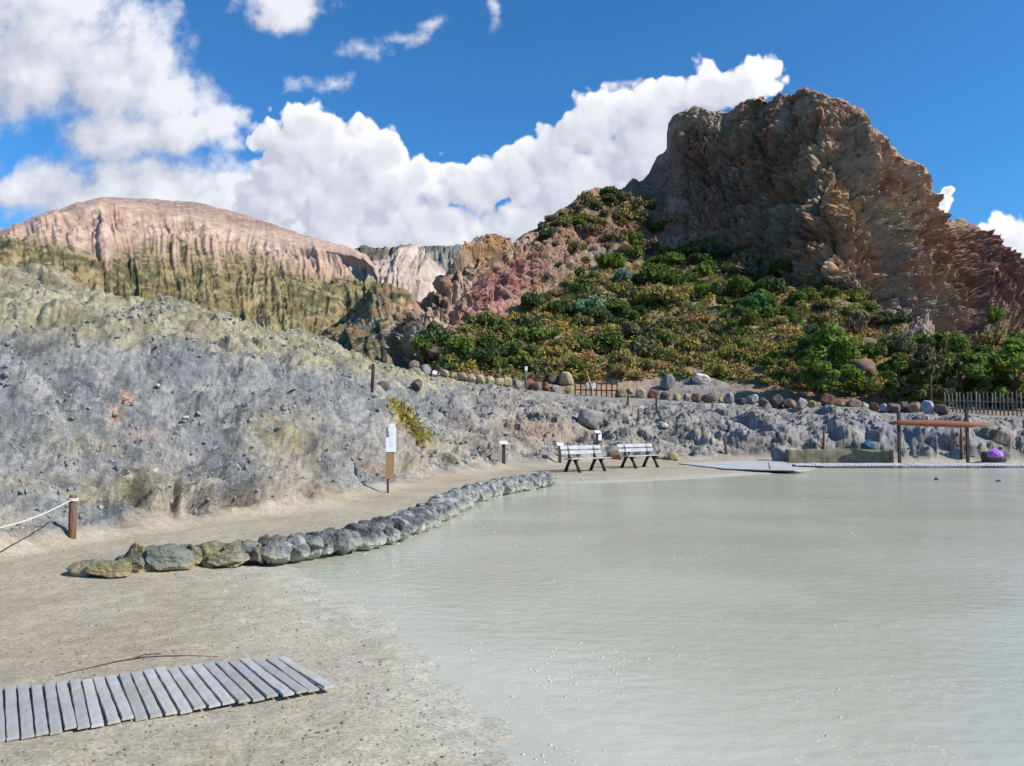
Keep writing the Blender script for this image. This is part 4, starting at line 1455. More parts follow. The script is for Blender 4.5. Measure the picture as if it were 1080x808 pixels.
# ------------------------------------------------------------------ small gate fence among the boulders
def picket_fence(name, pts, n, h, rails, lab, cat, mat, pw, extra=0):
    A, B = np.array(pts[0]), np.array(pts[1])
    dv = B - A
    L = float(np.hypot(dv[0], dv[1]))
    t_ = thing(name, lab, cat, tuple(A), math.atan2(dv[1], dv[0]))
    for k in range(n):
        x = L * k / (n - 1)
        z = (B[2] - A[2]) * k / (n - 1)
        hh = h * (1 + RS.normal() * .05)
        MB().tube([(x, 0, z - .2), (x + RS.normal() * .02, 0, z + hh - .05), (x + RS.normal() * .03, 0, z + hh)], [pw, pw, pw * .55], 7).obj('picket', mat, t_, True)
    for r in rails:
        MB().box((L / 2, pw * 1.5, (B[2] - A[2]) / 2 + h * r), (L + .1, .04, .075), (0, -math.atan2(B[2] - A[2], L), 0)).obj('rail', mat, t_)
    return t_, L


gA, gB = at(607, 417.5, 50.3), at(651, 418.5, 50.3)
gate, L = picket_fence('gate', (gA, gB), 9, .95, (.42, .88), 'small brown wooden gate set in the boulder row with two pale notices', 'gate', DARKW, .045)
for x in (.30, .47):
    MB().box((L * x - .05, -.07, .66), (.22, .02, .34)).obj('notice', PAPER, gate)
br = MB()
br.tube([(0, 0, 0), (.05, 0, .5), (-.1, .02, 1.0), (-.3, .05, 1.55)], [.06, .05, .04, .02], 8)
p = at(624, 418.5, 50.1)
tag(br.obj('branch', plainmat('pale_bark', (.45, .36, .28)), None, True, loc=tuple(p)), 'pale bare branch leaning against the small gate', 'branch')

fA, fB = at(997, 438.5, 50.2), at(1140, 444, 48.0)
picket_fence('picket_fence', (fA, fB), 33, 1.38, (.30, .62), 'grey picket fence of thin round stakes at the right, before the green trees', 'fence', GREYW, .035)

# ------------------------------------------------------------------ plank mat in the foreground
m, t, b = newmat('bleached_planks')
ob = N(t, 'ShaderNodeTexCoord').outputs['Object']
rnd = N(t, 'ShaderNodeObjectInfo').outputs['Random']
st = NOISE(t, N(t, 'ShaderNodeMapping', {'Vector': ob, 'Scale': (30, 3.0, 30), 'Location': (0, 0, 0)}).outputs[0], 1.0, 6, .6)
n_ = NOISE(t, N(t, 'ShaderNodeNewGeometry').outputs['Position'], 9, 5, .6)
c = MIXC(t, MAPR(t, n_, .38, .58), (.37, .368, .37), (.35, .325, .265))
c = MIXC(t, MAPR(t, st, .3, .72, .0, .6), c, (.44, .44, .45))
k = MAPR(t, rnd, 0, 1, .82, 1.12, False)
c = MIXC(t, 1.0, c, N(t, 'ShaderNodeCombineColor', {0: k, 1: k, 2: k}).outputs[0], 'MULTIPLY')
t.links.new(c, b.inputs['Base Color'])
b.inputs['Roughness'].default_value = .85
b.inputs['Specular IOR Level'].default_value = .2
t.links.new(N(t, 'ShaderNodeBump', {'Strength': .5, 'Distance': .01, 'Height': M(t, 'ADD', st, NOISE(t, ob, 40, 4))}).outputs[0], b.inputs['Normal'])
# far ends and near ends of the planks in the photograph
topl = [(-40, 733), (0, 728.5), (45, 724), (88, 718.5), (130, 713), (172, 708), (213, 702.5), (255, 698.5), (297, 695)]
botl = [(-44, 790), (2, 783), (52, 775), (100, 768.5), (150, 759.5), (200, 751), (250, 743), (300, 735), (347, 727.5)]
npk = 27
mat_t = thing('boardwalk', 'bleached grey roll-out plank walkway lying on the sand in the foreground', 'boardwalk', tuple(flat(160, 735, .0)))
o0 = flat(160, 735, .0)
tx = np.linspace(0, 1, npk)
for k in range(npk):
    s = tx[k] * (len(topl) - 1)
    a = flat(np.interp(s, range(len(topl)), [q[0] for q in topl]), np.interp(s, range(len(topl)), [q[1] for q in topl]), .0)
    e = flat(np.interp(s, range(len(botl)), [q[0] for q in botl]), np.interp(s, range(len(botl)), [q[1] for q in botl]), .0)
    c_ = (a + e) / 2
    d_ = a - e
    if k < npk - 1:
        s2 = tx[k + 1] * (len(topl) - 1)
        e2 = flat(np.interp(s2, range(len(botl)), [q[0] for q in botl]), np.interp(s2, range(len(botl)), [q[1] for q in botl]), .0)
        a2 = flat(np.interp(s2, range(len(topl)), [q[0] for q in topl]), np.interp(s2, range(len(topl)), [q[1] for q in topl]), .0)
        u = (d_ / np.linalg.norm(d_))[:2]
        perp = np.array([u[1], -u[0]])
        pitch = abs(np.dot(((e2 + a2) / 2 - c_)[:2], perp))
    Lp = float(np.linalg.norm(d_)) * (1 + RS.normal() * .02)
    wid = pitch * .86
    # plank with slightly wavy edges and worn ends
    ny, V_, F_ = 11, [], []
    for iy in range(ny):
        yy = -Lp / 2 + Lp * iy / (ny - 1)
        for sx in (-1, 1):
            xx = sx * (wid / 2 + RS.normal() * .0010)
            V_ += [(xx, yy, 0), (xx, yy, .011), (xx - sx * .003, yy, .015 + RS.normal() * .0008)]
    for iy in range(ny - 1):
        o_ = iy * 6
        F_ += [(o_, o_ + 6, o_ + 7, o_ + 1), (o_ + 1, o_ + 7, o_ + 8, o_ + 2), (o_ + 2, o_ + 8, o_ + 11, o_ + 5), (o_ + 5, o_ + 11, o_ + 10, o_ + 4), (o_ + 4, o_ + 10, o_ + 9, o_ + 3)]
    F_ += [(0, 1, 2, 5, 4, 3), tuple((ny - 1) * 6 + q for q in (3, 4, 5, 2, 1, 0))]
    me = bpy.data.meshes.new('plank')
    me.from_pydata(V_, [], F_)
    me.materials.append(m)
    zz_ = .004 + .002 * math.sin(k * 1.7) + RS.normal() * .001
    link('plank', me, mat_t, loc=(c_[0] - o0[0], c_[1] - o0[1], zz_), rot=(RS.normal() * .006, RS.normal() * .012, math.atan2(d_[1], d_[0]) - math.pi / 2 + RS.normal() * .005))
# cords that hold the planks together
for fr_ in (.16, .84):
    mb = MB()
    pts_ = []
    for s in np.linspace(0, 8, 30):
        a = flat(np.interp(s, range(9), [q[0] for q in topl]), np.interp(s, range(9), [q[1] for q in topl]), .0)
        e = flat(np.interp(s, range(9), [q[0] for q in botl]), np.interp(s, range(9), [q[1] for q in botl]), .0)
        q = a * fr_ + e * (1 - fr_) - o0
        pts_.append((q[0], q[1], .002))
    mb.tube(pts_, .006, 6).obj('cord', DARKW, mat_t, True)
# twig behind it
mb = MB()
tw = [(58, 713), (90, 706), (120, 699), (150, 694), (175, 692.5), (200, 692), (230, 693)]
mb.tube([tuple(gp_(x, y) + np.array([0, 0, .003])) for x, y in tw], [.002, .003, .005, .006, .005, .003, .002], 7)
mb.tube([tuple(gp_(x, y) + np.array([0, 0, .004])) for x, y in ((140, 695.5), (152, 691), (170, 690))], [.004, .003, .002], 6)
tag(mb.obj('twig', DARKW, None, True), 'thin dark twig lying on the sand just behind the plank walkway', 'twig')

# ------------------------------------------------------------------ VEGETATION
LM = {
    'green': leafmat('dark_green_leaves', (.062, .095, .024), (.155, .205, .060)),
    'olive': leafmat('olive_leaves', (.105, .112, .040), (.25, .245, .10)),
    'dry': leafmat('dry_brown_twigs', (.155, .118, .060), (.27, .21, .115), .1),
    'yellow': leafmat('yellow_flowers', (.28, .20, .045), (.44, .34, .09)),
    'bright': leafmat('bright_green_leaves', (.075, .125, .028), (.175, .24, .062), .3),
    'blue': leafmat('blue_green_leaves', (.13, .22, .12), (.27, .38, .22), .2),
    'vivid': leafmat('vivid_green_leaves', (.035, .12, .035), (.11, .25, .08), .2),
    'tan': leafmat('dry_tan_grass', (.28, .165, .075), (.42, .27, .13), .2),
    'acacia': leafmat('feathery_green_leaves', (.085, .145, .03), (.20, .275, .075), .35),
}
STEM = plainmat('brown_stem', (.10, .07, .05), (.16, .12, .09), 8, .9, .2)


def leaves(rs, pts, nrm_, size, stretch=1.7, flop=.8):
    n = len(pts)
    a = nrm_ + rs.normal(size=(n, 3)) * flop
    a /= np.linalg.norm(a, axis=1)[:, None]
    t1 = np.cross(a, rs.normal(size=(n, 3)))
    t1 /= np.maximum(np.linalg.norm(t1, axis=1), 1e-6)[:, None]
    t2 = np.cross(a, t1)
    s = (size * (.6 + .8 * rs.rand(n)))[:, None]
    v = np.stack([pts - t1 * s * stretch, pts - t2 * s * .7, pts + t1 * s * stretch, pts + t2 * s * .7], 1).reshape(-1, 3)
    f = np.arange(4 * n).reshape(-1, 4)
    return v, f


def shrub_mesh(name, seed, kind, nl=850, tall=.8, leaf=.075, lobes=8, flowers=None):
    rs = np.random.RandomState(seed)
    L = []
    for k in range(lobes):
        a, r = rs.rand() * 6.28, .62 * rs.rand() ** .6
        L.append((r * math.cos(a), r * math.sin(a), (.28 + .55 * rs.rand() * (1 - r * .7)) * tall, .24 + .22 * rs.rand()))
    Pn, Nn = [], []
    for k in range(nl):
        c = L[rs.randint(lobes)]
        d = rs.normal(size=3)
        d /= np.linalg.norm(d)
        if d[2] < -.3:
            d[2] *= -.5
        r = c[3] * (.55 + .5 * rs.rand() ** .5)
        q = np.array(c[:3]) + d * r * np.array([1, 1, .85])
        if q[2] < .02:
            q[2] = .02 + .1 * rs.rand()
        Pn.append(q)
        Nn.append(d)
    Pn, Nn = np.array(Pn), np.array(Nn)
    v, f = leaves(rs, Pn, Nn, leaf)
    mi = np.zeros(len(f), int)
    if flowers:
        top = (Nn[:, 2] > .15) & (rs.rand(len(Nn)) < flowers)
        mi[top] = 1
    # stems
    mb = MB()
    for c in L:
        mb.tube([(0, 0, -.15), (c[0] * .45, c[1] * .45, c[2] * .45), (c[0], c[1], c[2])], [.035, .022, .008], 4, False)
    sv, sf = np.array(mb.v), np.array(mb.f)
    V = np.concatenate([v, sv])
    F = np.concatenate([f, sf + len(v)])
    mi = np.concatenate([mi, np.full(len(sf), 2)])
    return mesh_np(name, V, F, [LM[kind], LM['yellow'], STEM], smooth=False, matidx=mi)


SH = {k: [] for k in ('green', 'olive', 'dry', 'yellow', 'bright', 'tan')}
for i in range(3):
    SH['green'].append(shrub_mesh('shrub', 500 + i, 'green', 1000))
    SH['olive'].append(shrub_mesh('shrub', 520 + i, 'olive', 1000, .75))
    SH['dry'].append(shrub_mesh('shrub', 540 + i, 'dry', 700, .7, .06))
    SH['yellow'].append(shrub_mesh('shrub', 560 + i, 'olive', 900, .7, .07, flowers=.55))
    SH['bright'].append(shrub_mesh('shrub', 580 + i, 'bright', 1000, .8))
    SH['tan'].append(shrub_mesh('shrub', 600 + i, 'tan', 700, .5, .06))
srs = np.random.RandomState(77)
placed = []


def put_shrub(kind, px, py, wpx, lab=None, group=None, me=None, tall=1.0):
    p = HILL.hit(px, py)
    d = math.hypot(p[0], p[1])
    s = wpx * d / FPX / 1.7
    o = link('shrub', me or SH[kind][srs.randint(3)], loc=(p[0], p[1], p[2] - .05 * s), rot=(srs.normal() * .06, srs.normal() * .06, srs.rand() * 6.28))
    k = .9 + .25 * srs.rand()
    o.scale = (s * k, s * k, s * tall * (1.0 + .5 * srs.rand()))
    tag(o, lab, 'shrub', group)
    return o


# singled-out shrubs
blue_me = shrub_mesh('shrub', 901, 'blue', 2600, .95, .06, 13)
viv_me = shrub_mesh('shrub', 902, 'vivid', 2600, .85, .05, 12)
put_shrub('blue', 622, 337, 40, 'large pale blue-green bush in the middle of the slope left of the cliff', me=blue_me, tall=1.1)
put_shrub('blue', 660, 301, 26, 'blue-green bush higher up the slope, right of the large pale one', me=blue_me)
put_shrub('vivid', 796, 330, 38, 'dense vivid green rounded bush high on the slope below the cliff face', me=viv_me, tall=.85)
put_shrub('vivid', 566, 352, 20, 'small vivid green bush on the left part of the slope', me=viv_me)
put_shrub('bright', 560, 372, 16, 'bright round green bush right of the tall yellow one')
put_shrub('bright', 592, 332, 34, 'bright yellow-green bush left of the large blue-green one')
put_shrub('yellow', 528, 378, 26, 'tall yellow flowering bush above the left boulders', tall=1.25)
put_shrub('yellow', 516, 386, 22, 'yellow flowering bush below and left of the tall yellow one', tall=1.1)
put_shrub('yellow', 660, 303, 16, 'small golden bush on the upper slope beside the blue-green one')
put_shrub('yellow', 700, 325, 40, 'broad golden-yellow bush in the middle of the slope')
put_shrub('yellow', 790, 385, 36, 'wide yellow flowering bush low on the slope above the boulders')
put_shrub('yellow', 640, 372, 22, 'yellow-green bush low on the slope just above the gate')
put_shrub('bright', 910, 414, 26, 'bright green shrub at the foot of the feathery tree behind the boulders')
put_shrub('bright', 1046, 345, 14, 'small bright green tree-like shrub on the rock face at the right edge', tall=1.8)
put_shrub('bright', 594, 402, 9, 'small bright green bush just above the small gate')
put_shrub('green', 640, 208, 20, 'dark bush on the skyline of the left ridge')

rrs = np.random.RandomState(15)
ridge_sp = []
while len(ridge_sp) < 34:
    px_ = 570 + 132 * rrs.rand()
    tp_ = np.interp(px_, [560, 600, 640, 690, 705], [246, 216, 202, 200, 215])
    py_ = tp_ + 4 + (np.interp(px_, [570, 620, 705], [24, 62, 62])) * rrs.rand()
    if all((px_ - a_[0]) ** 2 + (py_ - a_[1]) ** 2 > 90 for a_ in ridge_sp):
        ridge_sp.append((px_, py_, 12 + 11 * rrs.rand(), ['green', 'olive', 'dry', 'dry'][rrs.randint(4)]))
ridge_sp.sort(key=lambda q: q[1])
for px, py, w_, kd in ridge_sp + [(600, 262, 15, 'olive'), (612, 240, 16, 'green'), (627, 222, 18, 'olive'), (642, 215, 20, 'green'), (660, 212, 18, 'dry'), (672, 232, 22, 'green'), (655, 240, 18, 'olive'), (690, 246, 22, 'green'), (640, 255, 16, 'dry'), (618, 278, 16, 'olive'),
                       (664, 258, 20, 'green'), (598, 232, 13, 'dry'), (584, 240, 11, 'olive'), (570, 254, 10, 'dry'), (684, 222, 18, 'olive'), (590, 282, 13, 'green'), (575, 296, 13, 'olive')]:
    put_shrub(kd, px, py, w_, 'low dark bush on the shaded ridge left of the cliff tower', 'bushes on the shaded ridge')

GRP = {'green': ('dark green bush on the slope below the cliff', 'dark green bushes on the slope'), 'olive': ('olive green bush on the slope below the cliff', 'olive bushes on the slope'),
       'dry': ('dry brown leafless bush on the slope below the cliff', 'dry brown bushes on the slope'), 'yellow': ('smaller yellow flowering bush on the slope below the cliff', 'yellow bushes on the slope'),
       'bright': ('small bright green bush on the slope below the cliff', 'bright green bushes on the slope'), 'tan': ('tuft of dry tan grass on the slope below the cliff', 'dry grass tufts on the slope')}


def in_veg(px, py):
    top = np.interp(px, [440, 470, 500, 540, 580, 600, 640, 680, 700, 760, 820, 870, 900, 940, 1000, 1080], [374, 356, 346, 332, 318, 292, 272, 262, 264, 272, 288, 302, 312, 350, 366, 368])
    bot = np.interp(px, [440, 480, 560, 700, 800, 900, 1000, 1080], [388, 394, 402, 400, 405, 418, 428, 430])
    return top < py < bot


spots = []
tries = 0
while len(spots) < 222 and tries < 60000:
    tries += 1
    px = 440 + 640 * srs.rand()
    py = 200 + 235 * srs.rand()
    if not in_veg(px, py):
        continue
    if any((px - x) ** 2 / 1.0 + (py - y) ** 2 * 2.2 < 11.5 ** 2 for x, y in ((840, 312), (735, 405), (700, 408), (770, 402), (835, 400))):
        continue
    red_ = math.exp(-((px - 520) / 55) ** 2 - ((py - 305) / 30) ** 2) + math.exp(-((px - 575) / 36) ** 2 - ((py - 272) / 18) ** 2) + .8 * math.exp(-((px - 636) / 20) ** 2 - ((py - 278) / 14) ** 2)
    if srs.rand() < red_ * 1.2:
        continue
    if px > 930 and py < 385 and srs.rand() < .45:
        continue
    mind = 12.5 if py < 300 else 14.5
    if any((px - x) ** 2 + ((py - y) * 1.5) ** 2 < mind ** 2 for x, y in spots):
        continue
    spots.append((px, py))
spots.sort(key=lambda q: q[1])
for px, py in spots:
    w = 15 + 22 * srs.rand() ** 1.4
    yf = math.exp(-((px - 740) / 120) ** 2) * (py > 320) * .22 + .06 * (py > 340) + .2 * (850 < px < 960 and py > 380)
    u = srs.rand()
    if u < yf:
        kind = 'yellow'
        w *= .8
    elif u < yf + .10 * (py > 330) + .12 * (px > 840 and py > 360):
        kind = 'tan'
        w *= .8
    else:
        kz = float(noise(np.array([px * .02, py * .035, 3.3]))) * 1.3 + srs.normal() * .28 + .14
        kind = 'dry' if kz < -.38 else ('olive' if kz < .08 else ('green' if kz < .55 else 'bright'))
        if py < 270 and px < 700:
            kind = ['green', 'olive', 'dry', 'green'][srs.randint(4)]
            w *= .8
    put_shrub(kind, px, py, w, *GRP[kind])

# low scrub between the bushes: nobody could count it
VV, FF, MI = [], [], []
off = 0
crs = np.random.RandomState(9)
for k in range(4300):
    px, py = 440 + 640 * crs.rand(), 205 + 228 * crs.rand()
    if not in_veg(px, py):
        continue
    if math.exp(-((px - 520) / 55) ** 2 - ((py - 305) / 30) ** 2) + math.exp(-((px - 575) / 30) ** 2 - ((py - 272) / 16) ** 2) > .3 + crs.rand() * .6:
        continue
    if px > 920 and py < 390 and crs.rand() < .5:
        continue
    p = HILL.hit(px, py)
    n = 40
    s = .35 + .55 * crs.rand()
    d = crs.normal(size=(n, 3))
    d /= np.linalg.norm(d, axis=1)[:, None]
    d[:, 2] = np.abs(d[:, 2])
    v, f = leaves(crs, p + d * s * (.5 + .5 * crs.rand(n, 1)), d, .075 + .04 * crs.rand())
    VV.append(v)
    FF.append(f + off)
    off += len(v)
    MI.append(np.full(n, crs.choice(5, p=[.25, .25, .22, .12, .16])))
tag(link('scrub', mesh_np('scrub', np.concatenate(VV), np.concatenate(FF), [LM['green'], LM['olive'], LM['dry'], LM['yellow'], LM['tan']], smooth=False, matidx=np.concatenate(MI))),
    'low mixed scrub and dry grass covering the slope between the bushes', kind='stuff')

# tufts on top of the cliff and the yellow growth on the mound
VV, FF = [], []
off = 0
for k in range(420):
    a = crs.rand()
    px, py = 411 + 38 * a + crs.normal() * 4, 424 + 42 * a + crs.normal() * 4
    p = GROUND.hit(px, py)
    n = 14
    d = crs.normal(size=(n, 3))
    d /= np.linalg.norm(d, axis=1)[:, None]
    d[:, 2] = np.abs(d[:, 2])
    v, f = leaves(crs, p + d * .07, d, .022)
    VV.append(v)
    FF.append(f + off)
    off += len(v)
MOSS = leafmat('sulphur_moss', (.20, .175, .05), (.34, .275, .075), .1)
tag(link('moss', mesh_np('moss', np.concatenate(VV), np.concatenate(FF), MOSS, smooth=False)), 'yellow mossy growth on the bank above the upright sign', kind='stuff')


# agave-like plant
p = HILL.hit(701, 345)
ag = []
mb = MB()
for k in range(26):
    a = crs.rand() * 6.28
    e = .3 + 1.0 * crs.rand()
    l = 1.0 + .5 * crs.rand()
    mb.tube([(0, 0, 0), (math.cos(a) * math.cos(e) * l * .5, math.sin(a) * math.cos(e) * l * .5, math.sin(e) * l * .55), (math.cos(a) * math.cos(e) * l, math.sin(a) * math.cos(e) * l, math.sin(e) * l * .9)], [.06, .05, .008], 5, False)
tag(mb.obj('agave', leafmat('agave_leaf', (.16, .19, .09), (.30, .30, .16), .1), None, False, loc=tuple(p), rot=(.1, 0, 0)), 'spiky pale agave plant among bushes in the middle of the slope', 'agave')


# trees: trunk + feathery crown
def tree(px, py, hpx, wpx, lab, seed, nl=5200, clumps=34, leaf=.11, mat='acacia'):
    rs = np.random.RandomState(seed)
    p = HILL.hit(px, py)
    d = math.hypot(p[0], p[1])
    H, Wd = hpx * d / FPX, wpx * d / FPX
    t_ = thing('tree', lab, 'tree', (p[0], p[1], p[2] - .1), 0, 'feathery green trees at the foot of the cliff')
    C = []
    mb = MB()
    mb.tube([(0, 0, -.3), (.1, 0, H * .2), (.05, .1, H * .45), (0, 0, H * .75)], [.13, .10, .07, .03], 8)
    for k in range(clumps):
        z = H * (.12 + .85 * rs.rand() ** .9)
        prof_ = math.sin(min(1, (z / H) * 1.05 + .08) * math.pi) ** .6
        a = rs.rand() * 6.28
        r = Wd * .5 * prof_ * (.25 + .75 * rs.rand() ** .5)
        c = np.array([r * math.cos(a), r * math.sin(a) * .8, z])
        C.append((c, (.28 + .35 * rs.rand()) * H / 5))
        if k % 2 == 0:
            zb_ = z * (.35 + .2 * rs.rand())
            mb.tube([(.06, .03, zb_), tuple(c * np.array([.5, .5, 0]) + np.array([0, 0, (zb_ + z) / 2])), tuple(c)], [.045, .028, .008], 5, False)
    mb.obj('trunk', STEM, t_, True)
    Pn, Nn = [], []
    for k in range(nl):
        c, r = C[rs.randint(clumps)]
        dd = rs.normal(size=3)
        dd /= np.linalg.norm(dd)
        q = c + dd * r * (rs.rand() ** .6) * np.array([1.25, 1.25, .8])
        q[2] = max(q[2], .1)
        Pn.append(q)
        Nn.append(dd + np.array([0, 0, .5]))
    v, f = leaves(rs, np.array(Pn), np.array(Nn), leaf, 1.8, .7)
    link('crown', mesh_np('crown', v, f, LM[mat], smooth=False), t_)
    return t_


tree(876, 424, 82, 54, 'tall feathery bright green tree behind the boulders, left of the picket fence', 41, 5200, 40)
tree(858, 405, 58, 30, 'slender feathery green tree just left of the tall feathery one', 42, 2600, 22, mat='bright')
tree(948, 424, 46, 54, 'low spreading dark green tree between the feathery tree and the picket fence', 43, 4200, 30, mat='green')
tree(978, 424, 55, 44, 'olive tree behind the left end of the picket fence', 44, 3600, 26, mat='olive')
tree(1013, 424, 60, 56, 'pointed feathery green tree behind the middle of the picket fence', 45, 5200, 34)
tree(1040, 428, 55, 50, 'darker bushy tree right behind the picket fence', 46, 4200, 30, mat='bright')
tree(1072, 428, 62, 60, 'feathery green tree behind the picket fence at the right edge', 47, 5200, 34)
tree(1120, 430, 60, 60, 'feathery green tree beyond the right edge of the picket fence', 48, 4200, 34)

# ------------------------------------------------------------------ SUN, SKY AND CLOUDS
SUN_AZ, SUN_EL = math.radians(112), math.radians(38)
w = bpy.data.worlds.new('World')
sc.world = w
w.use_nodes = True
t = w.node_tree
t.nodes.clear()
sky = N(t, 'ShaderNodeTexSky', sky_type='NISHITA')
sky.sun_disc = False
sky.sun_elevation = SUN_EL
sky.sun_rotation = SUN_AZ
sky.altitude = 0
sky.air_density = 1.0
sky.dust_density = .3
sky.ozone_density = 4.0
gen = N(t, 'ShaderNodeTexCoord').outputs['Generated']


def tan_uv(px, py):
    dx, dy, dz = pdir(px, py)
    return dx / dy, dz / dy


# cumulus heaps: x, y, radius x, radius y (photo pixels, turned into directions of the sky)
SHARP = [(330, 168, 56, 58), (322, 128, 25, 20), (388, 165, 42, 46), (381, 138, 22, 19), (432, 198, 46, 38), (300, 198, 56, 38), (479, 188, 11, 16), (507, 208, 40, 36), (548, 192, 38, 36), (582, 168, 40, 38), (622, 142, 42, 34), (662, 117, 44, 36), (708, 102, 42, 30),
         (757, 94, 48, 28), (795, 86, 32, 26), (690, 155, 80, 58), (610, 200, 80, 52), (450, 235, 110, 44), (570, 232, 90, 36), (350, 222, 90, 50), (988, 216, 17, 12), (1062, 264, 44, 27), (1095, 262, 50, 34), (1003, 204, 8, 6)]
SOFT = [(165, 190, 90, 36), (240, 210, 100, 48), (290, 235, 90, 40), (120, 60, 90, 60), (110, 205, 90, 34), (330, 240, 120, 36), (160, 230, 120, 40), (450, 250, 120, 30), (50, 15, 105, 62), (20, 75, 100, 75), (110, 92, 85, 50), (175, 108, 56, 45), (235, 130, 30, 24), (205, 142, 50, 28), (120, 142, 74, 30), (28, 202, 36, 34), (100, 200, 80, 38), (180, 210, 90, 50), (270, 220, 100, 50),
        (-5, 248, 20, 14), (305, 0, 58, 30), (-60, 130, 60, 90)]
WISP = [(385, 58, 40, 15), (425, 42, 34, 13), (455, 25, 24, 12), (520, 5, 9, 26), (352, 90, 22, 10), (312, 88, 20, 12), (880, 318, 20, 20), (1002, 204, 14, 10), (660, 92, 30, 8)]


def field(t, uv, blobs, k):
    cur = None
    for x, y, rx, ry in blobs:
        u0, v0 = tan_uv(x, y)
        s = (FPX / rx, FPX / ry, 0)
        q = uv if cur is None else N(t, 'ShaderNodeVectorMath', {0: cur, 1: (1e-6, 1e-6, 0), 2: uv}, operation='MULTIPLY_ADD').outputs[0]
        q = N(t, 'ShaderNodeVectorMath', {0: q, 1: s, 2: (-u0 * s[0], -v0 * s[1], 0)}, operation='MULTIPLY_ADD').outputs[0]
        ln_ = VM(t, 'LENGTH', q, out=1)
        cur = ln_ if cur is None else N(t, 'ShaderNodeMath', {0: cur, 1: ln_, 2: k}, operation='SMOOTH_MIN').outputs[0]
    return M(t, 'SUBTRACT', 1.0, cur)


def cloud_group(name, blobs, k, bumps):
    g = bpy.data.node_groups.new(name, 'ShaderNodeTree')
    g.interface.new_socket('UV', in_out='INPUT', socket_type='NodeSocketVector')
    g.interface.new_socket('H', in_out='OUTPUT', socket_type='NodeSocketFloat')
    gi, go = N(g, 'NodeGroupInput'), N(g, 'NodeGroupOutput')
    uv = gi.outputs[0]
    wn = N(g, 'ShaderNodeTexNoise', {'Vector': uv, 'Scale': 11.0, 'Detail': 4.0, 'Roughness': .55}, noise_dimensions='2D').outputs['Color']
    wv = VM(g, 'MULTIPLY', VM(g, 'SUBTRACT', wn, (.5, .5, .5)), bumps['warp'])
    uvw = VM(g, 'ADD', uv, wv)
    h = field(g, uvw, blobs, k)
    for sc_, am in bumps['vor']:
        v = N(g, 'ShaderNodeTexVoronoi', {'Vector': uvw, 'Scale': sc_}, feature='F1', voronoi_dimensions='2D').outputs['Distance']
        h = M(g, 'ADD', h, M(g, 'MULTIPLY', M(g, 'SUBTRACT', .42, v), am))
    n = N(g, 'ShaderNodeTexNoise', {'Vector': uv, 'Scale': bumps['ns'], 'Detail': 6.0, 'Roughness': bumps['nr']}, noise_dimensions='2D').outputs[0]
    h = M(g, 'ADD', h, M(g, 'MULTIPLY', M(g, 'SUBTRACT', n, .5), bumps['na']))
    g.links.new(h, go.inputs[0])
    return g


g1 = cloud_group('cumulus', SHARP, .30, dict(warp=(.040, .040, 0), vor=[(15, 1.0), (36, .55), (90, .12)], ns=40, na=.26, nr=.55))
g2 = cloud_group('stratus', SOFT, .45, dict(warp=(.085, .075, 0), vor=[(14, .25), (36, .14)], ns=14, na=1.25, nr=.60))
g3 = cloud_group('wisp', WISP, .4, dict(warp=(.05, .05, 0), vor=[], ns=24, na=2.6, nr=.66))
sep = N(t, 'ShaderNodeSeparateXYZ', {0: gen})
dy = M(t, 'MAXIMUM', sep.outputs[1], .02)
uv = N(t, 'ShaderNodeCombineXYZ', {0: M(t, 'DIVIDE', sep.outputs[0], dy), 1: M(t, 'DIVIDE', sep.outputs[2], dy), 2: .37}).outputs[0]
fwd = MAPR(t, sep.outputs[1], .05, .2)


def gcall(g, vec):
    n = t.nodes.new('ShaderNodeGroup')
    n.node_tree = g
    t.links.new(vec, n.inputs[0])
    return n.outputs[0]


def layer(g, a0, a1, d1, d2, gain1, gain2):
    h0 = gcall(g, uv)
    h1 = gcall(g, VM(t, 'ADD', uv, (d1 * .80, d1 * .60, 0)))
    h2 = gcall(g, VM(t, 'ADD', uv, (d2 * .72, d2 * .69, 0)))
    al = M(t, 'MULTIPLY', MAPR(t, h0, a0, a1), fwd)
    l1 = M(t, 'MULTIPLY', M(t, 'SUBTRACT', h0, h1), gain1)
    l2 = M(t, 'MULTIPLY', M(t, 'SUBTRACT', h0, h2), gain2)
    lit = M(t, 'ADD', M(t, 'ADD', l1, l2), .42, clamp=True)
    return h0, al, lit


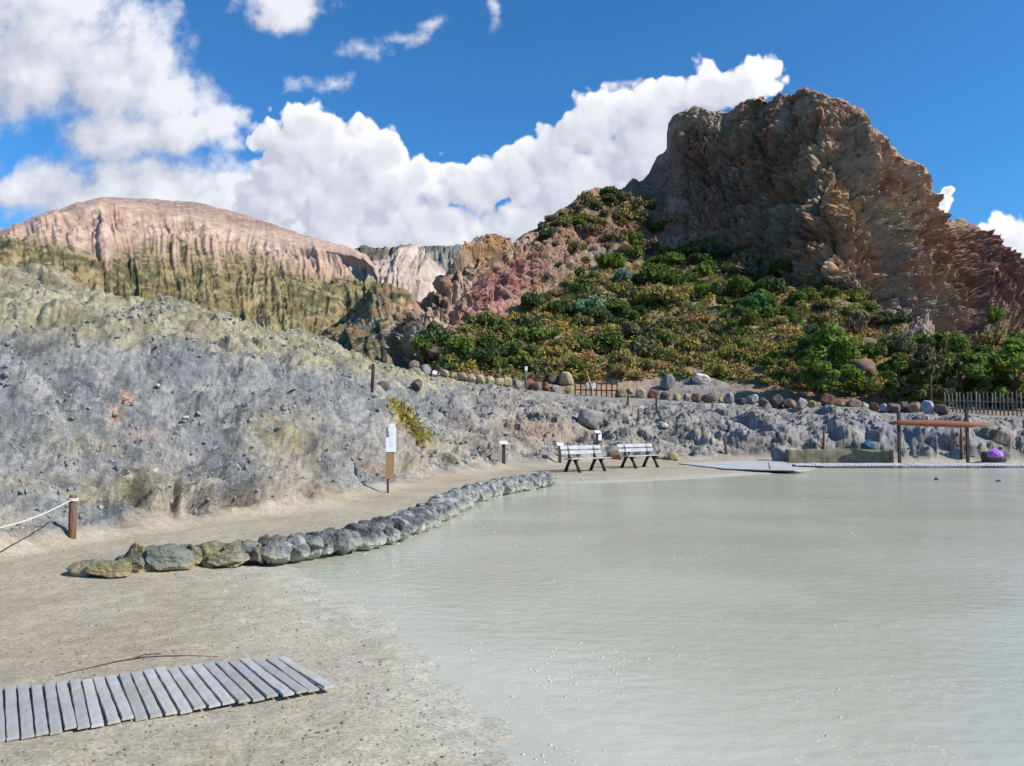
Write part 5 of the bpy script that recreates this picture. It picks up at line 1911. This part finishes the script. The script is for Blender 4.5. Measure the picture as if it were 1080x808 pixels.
SK = .09
hA_, al1, lit1 = layer(g1, -.10, .10, .010, .055, .60, .62)
hB_, al2, lit2 = layer(g2, -.10, .55, .028, .09, .42, .50)
CW = 1.0 / SK
bright, shade = (CW * .77, CW * .775, CW * .80), (CW * .43, CW * .455, CW * .545)
bright2, shade2 = (CW * .68, CW * .69, CW * .73), (CW * .36, CW * .385, CW * .47)
lowv = MAPR(t, M(t, 'DIVIDE', sep.outputs[2], dy), .22, .38, .0, 1.0)      # lower parts of the heaps are the shaded bases
lit1b = M(t, 'MULTIPLY', lit1, MAPR(t, hA_, .15, 1.0, 1.0, .45))
c1 = MIXC(t, lit1b, shade, bright)
c2 = MIXC(t, lit2, shade2, bright2)
skc = MIXC(t, 1.0, sky.outputs[0], (.42, 1.00, 1.40), 'MULTIPLY')
hw = gcall(g3, uv)
skc = MIXC(t, M(t, 'MULTIPLY', M(t, 'MULTIPLY', MAPR(t, hw, .0, 1.5), fwd), .75), skc, bright2)
base = MIXC(t, M(t, 'MULTIPLY', al2, .96), skc, c2)
base = MIXC(t, al1, base, c1)
bg = N(t, 'ShaderNodeBackground', {'Color': base, 'Strength': SK})
t.links.new(bg.outputs[0], N(t, 'ShaderNodeOutputWorld').inputs[0])
w.cycles.sampling_method = 'MANUAL'
w.cycles.sample_map_resolution = 512

sun = bpy.data.lights.new('sun', 'SUN')
sun.energy = 4.8
sun.angle = math.radians(.53)
sun.color = (1.0, .935, .83)
so_ = bpy.data.objects.new('sun', sun)
COL.objects.link(so_)
sdir = Vector((math.sin(SUN_AZ) * math.cos(SUN_EL), math.cos(SUN_AZ) * math.cos(SUN_EL), math.sin(SUN_EL)))
so_.rotation_euler = sdir.to_track_quat('Z', 'Y').to_euler()
so_.location = (30, -5, 40)

# ------------------------------------------------------------------ camera and render
cam = bpy.data.cameras.new('camera')
cam.sensor_fit = 'HORIZONTAL'
cam.sensor_width = 36
cam.lens = 36 * FPX / W0
cam.clip_start = .1
cam.clip_end = 20000
co = bpy.data.objects.new('camera', cam)
co.location = (0, 0, CAMZ)
co.rotation_euler = (math.pi / 2 + PITCH, 0, 0)
COL.objects.link(co)
sc.camera = co
sc.view_settings.view_transform = 'Standard'
sc.view_settings.look = 'None'
sc.view_settings.exposure = .42
sc.view_settings.gamma = 1
sc.view_settings.use_curve_mapping = False
sc.cycles.use_denoising = True
sc.cycles.max_bounces = 5
sc.cycles.diffuse_bounces = 3
sc.cycles.glossy_bounces = 2
sc.cycles.transparent_max_bounces = 6
sc.cycles.caustics_reflective = False
sc.cycles.caustics_refractive = False
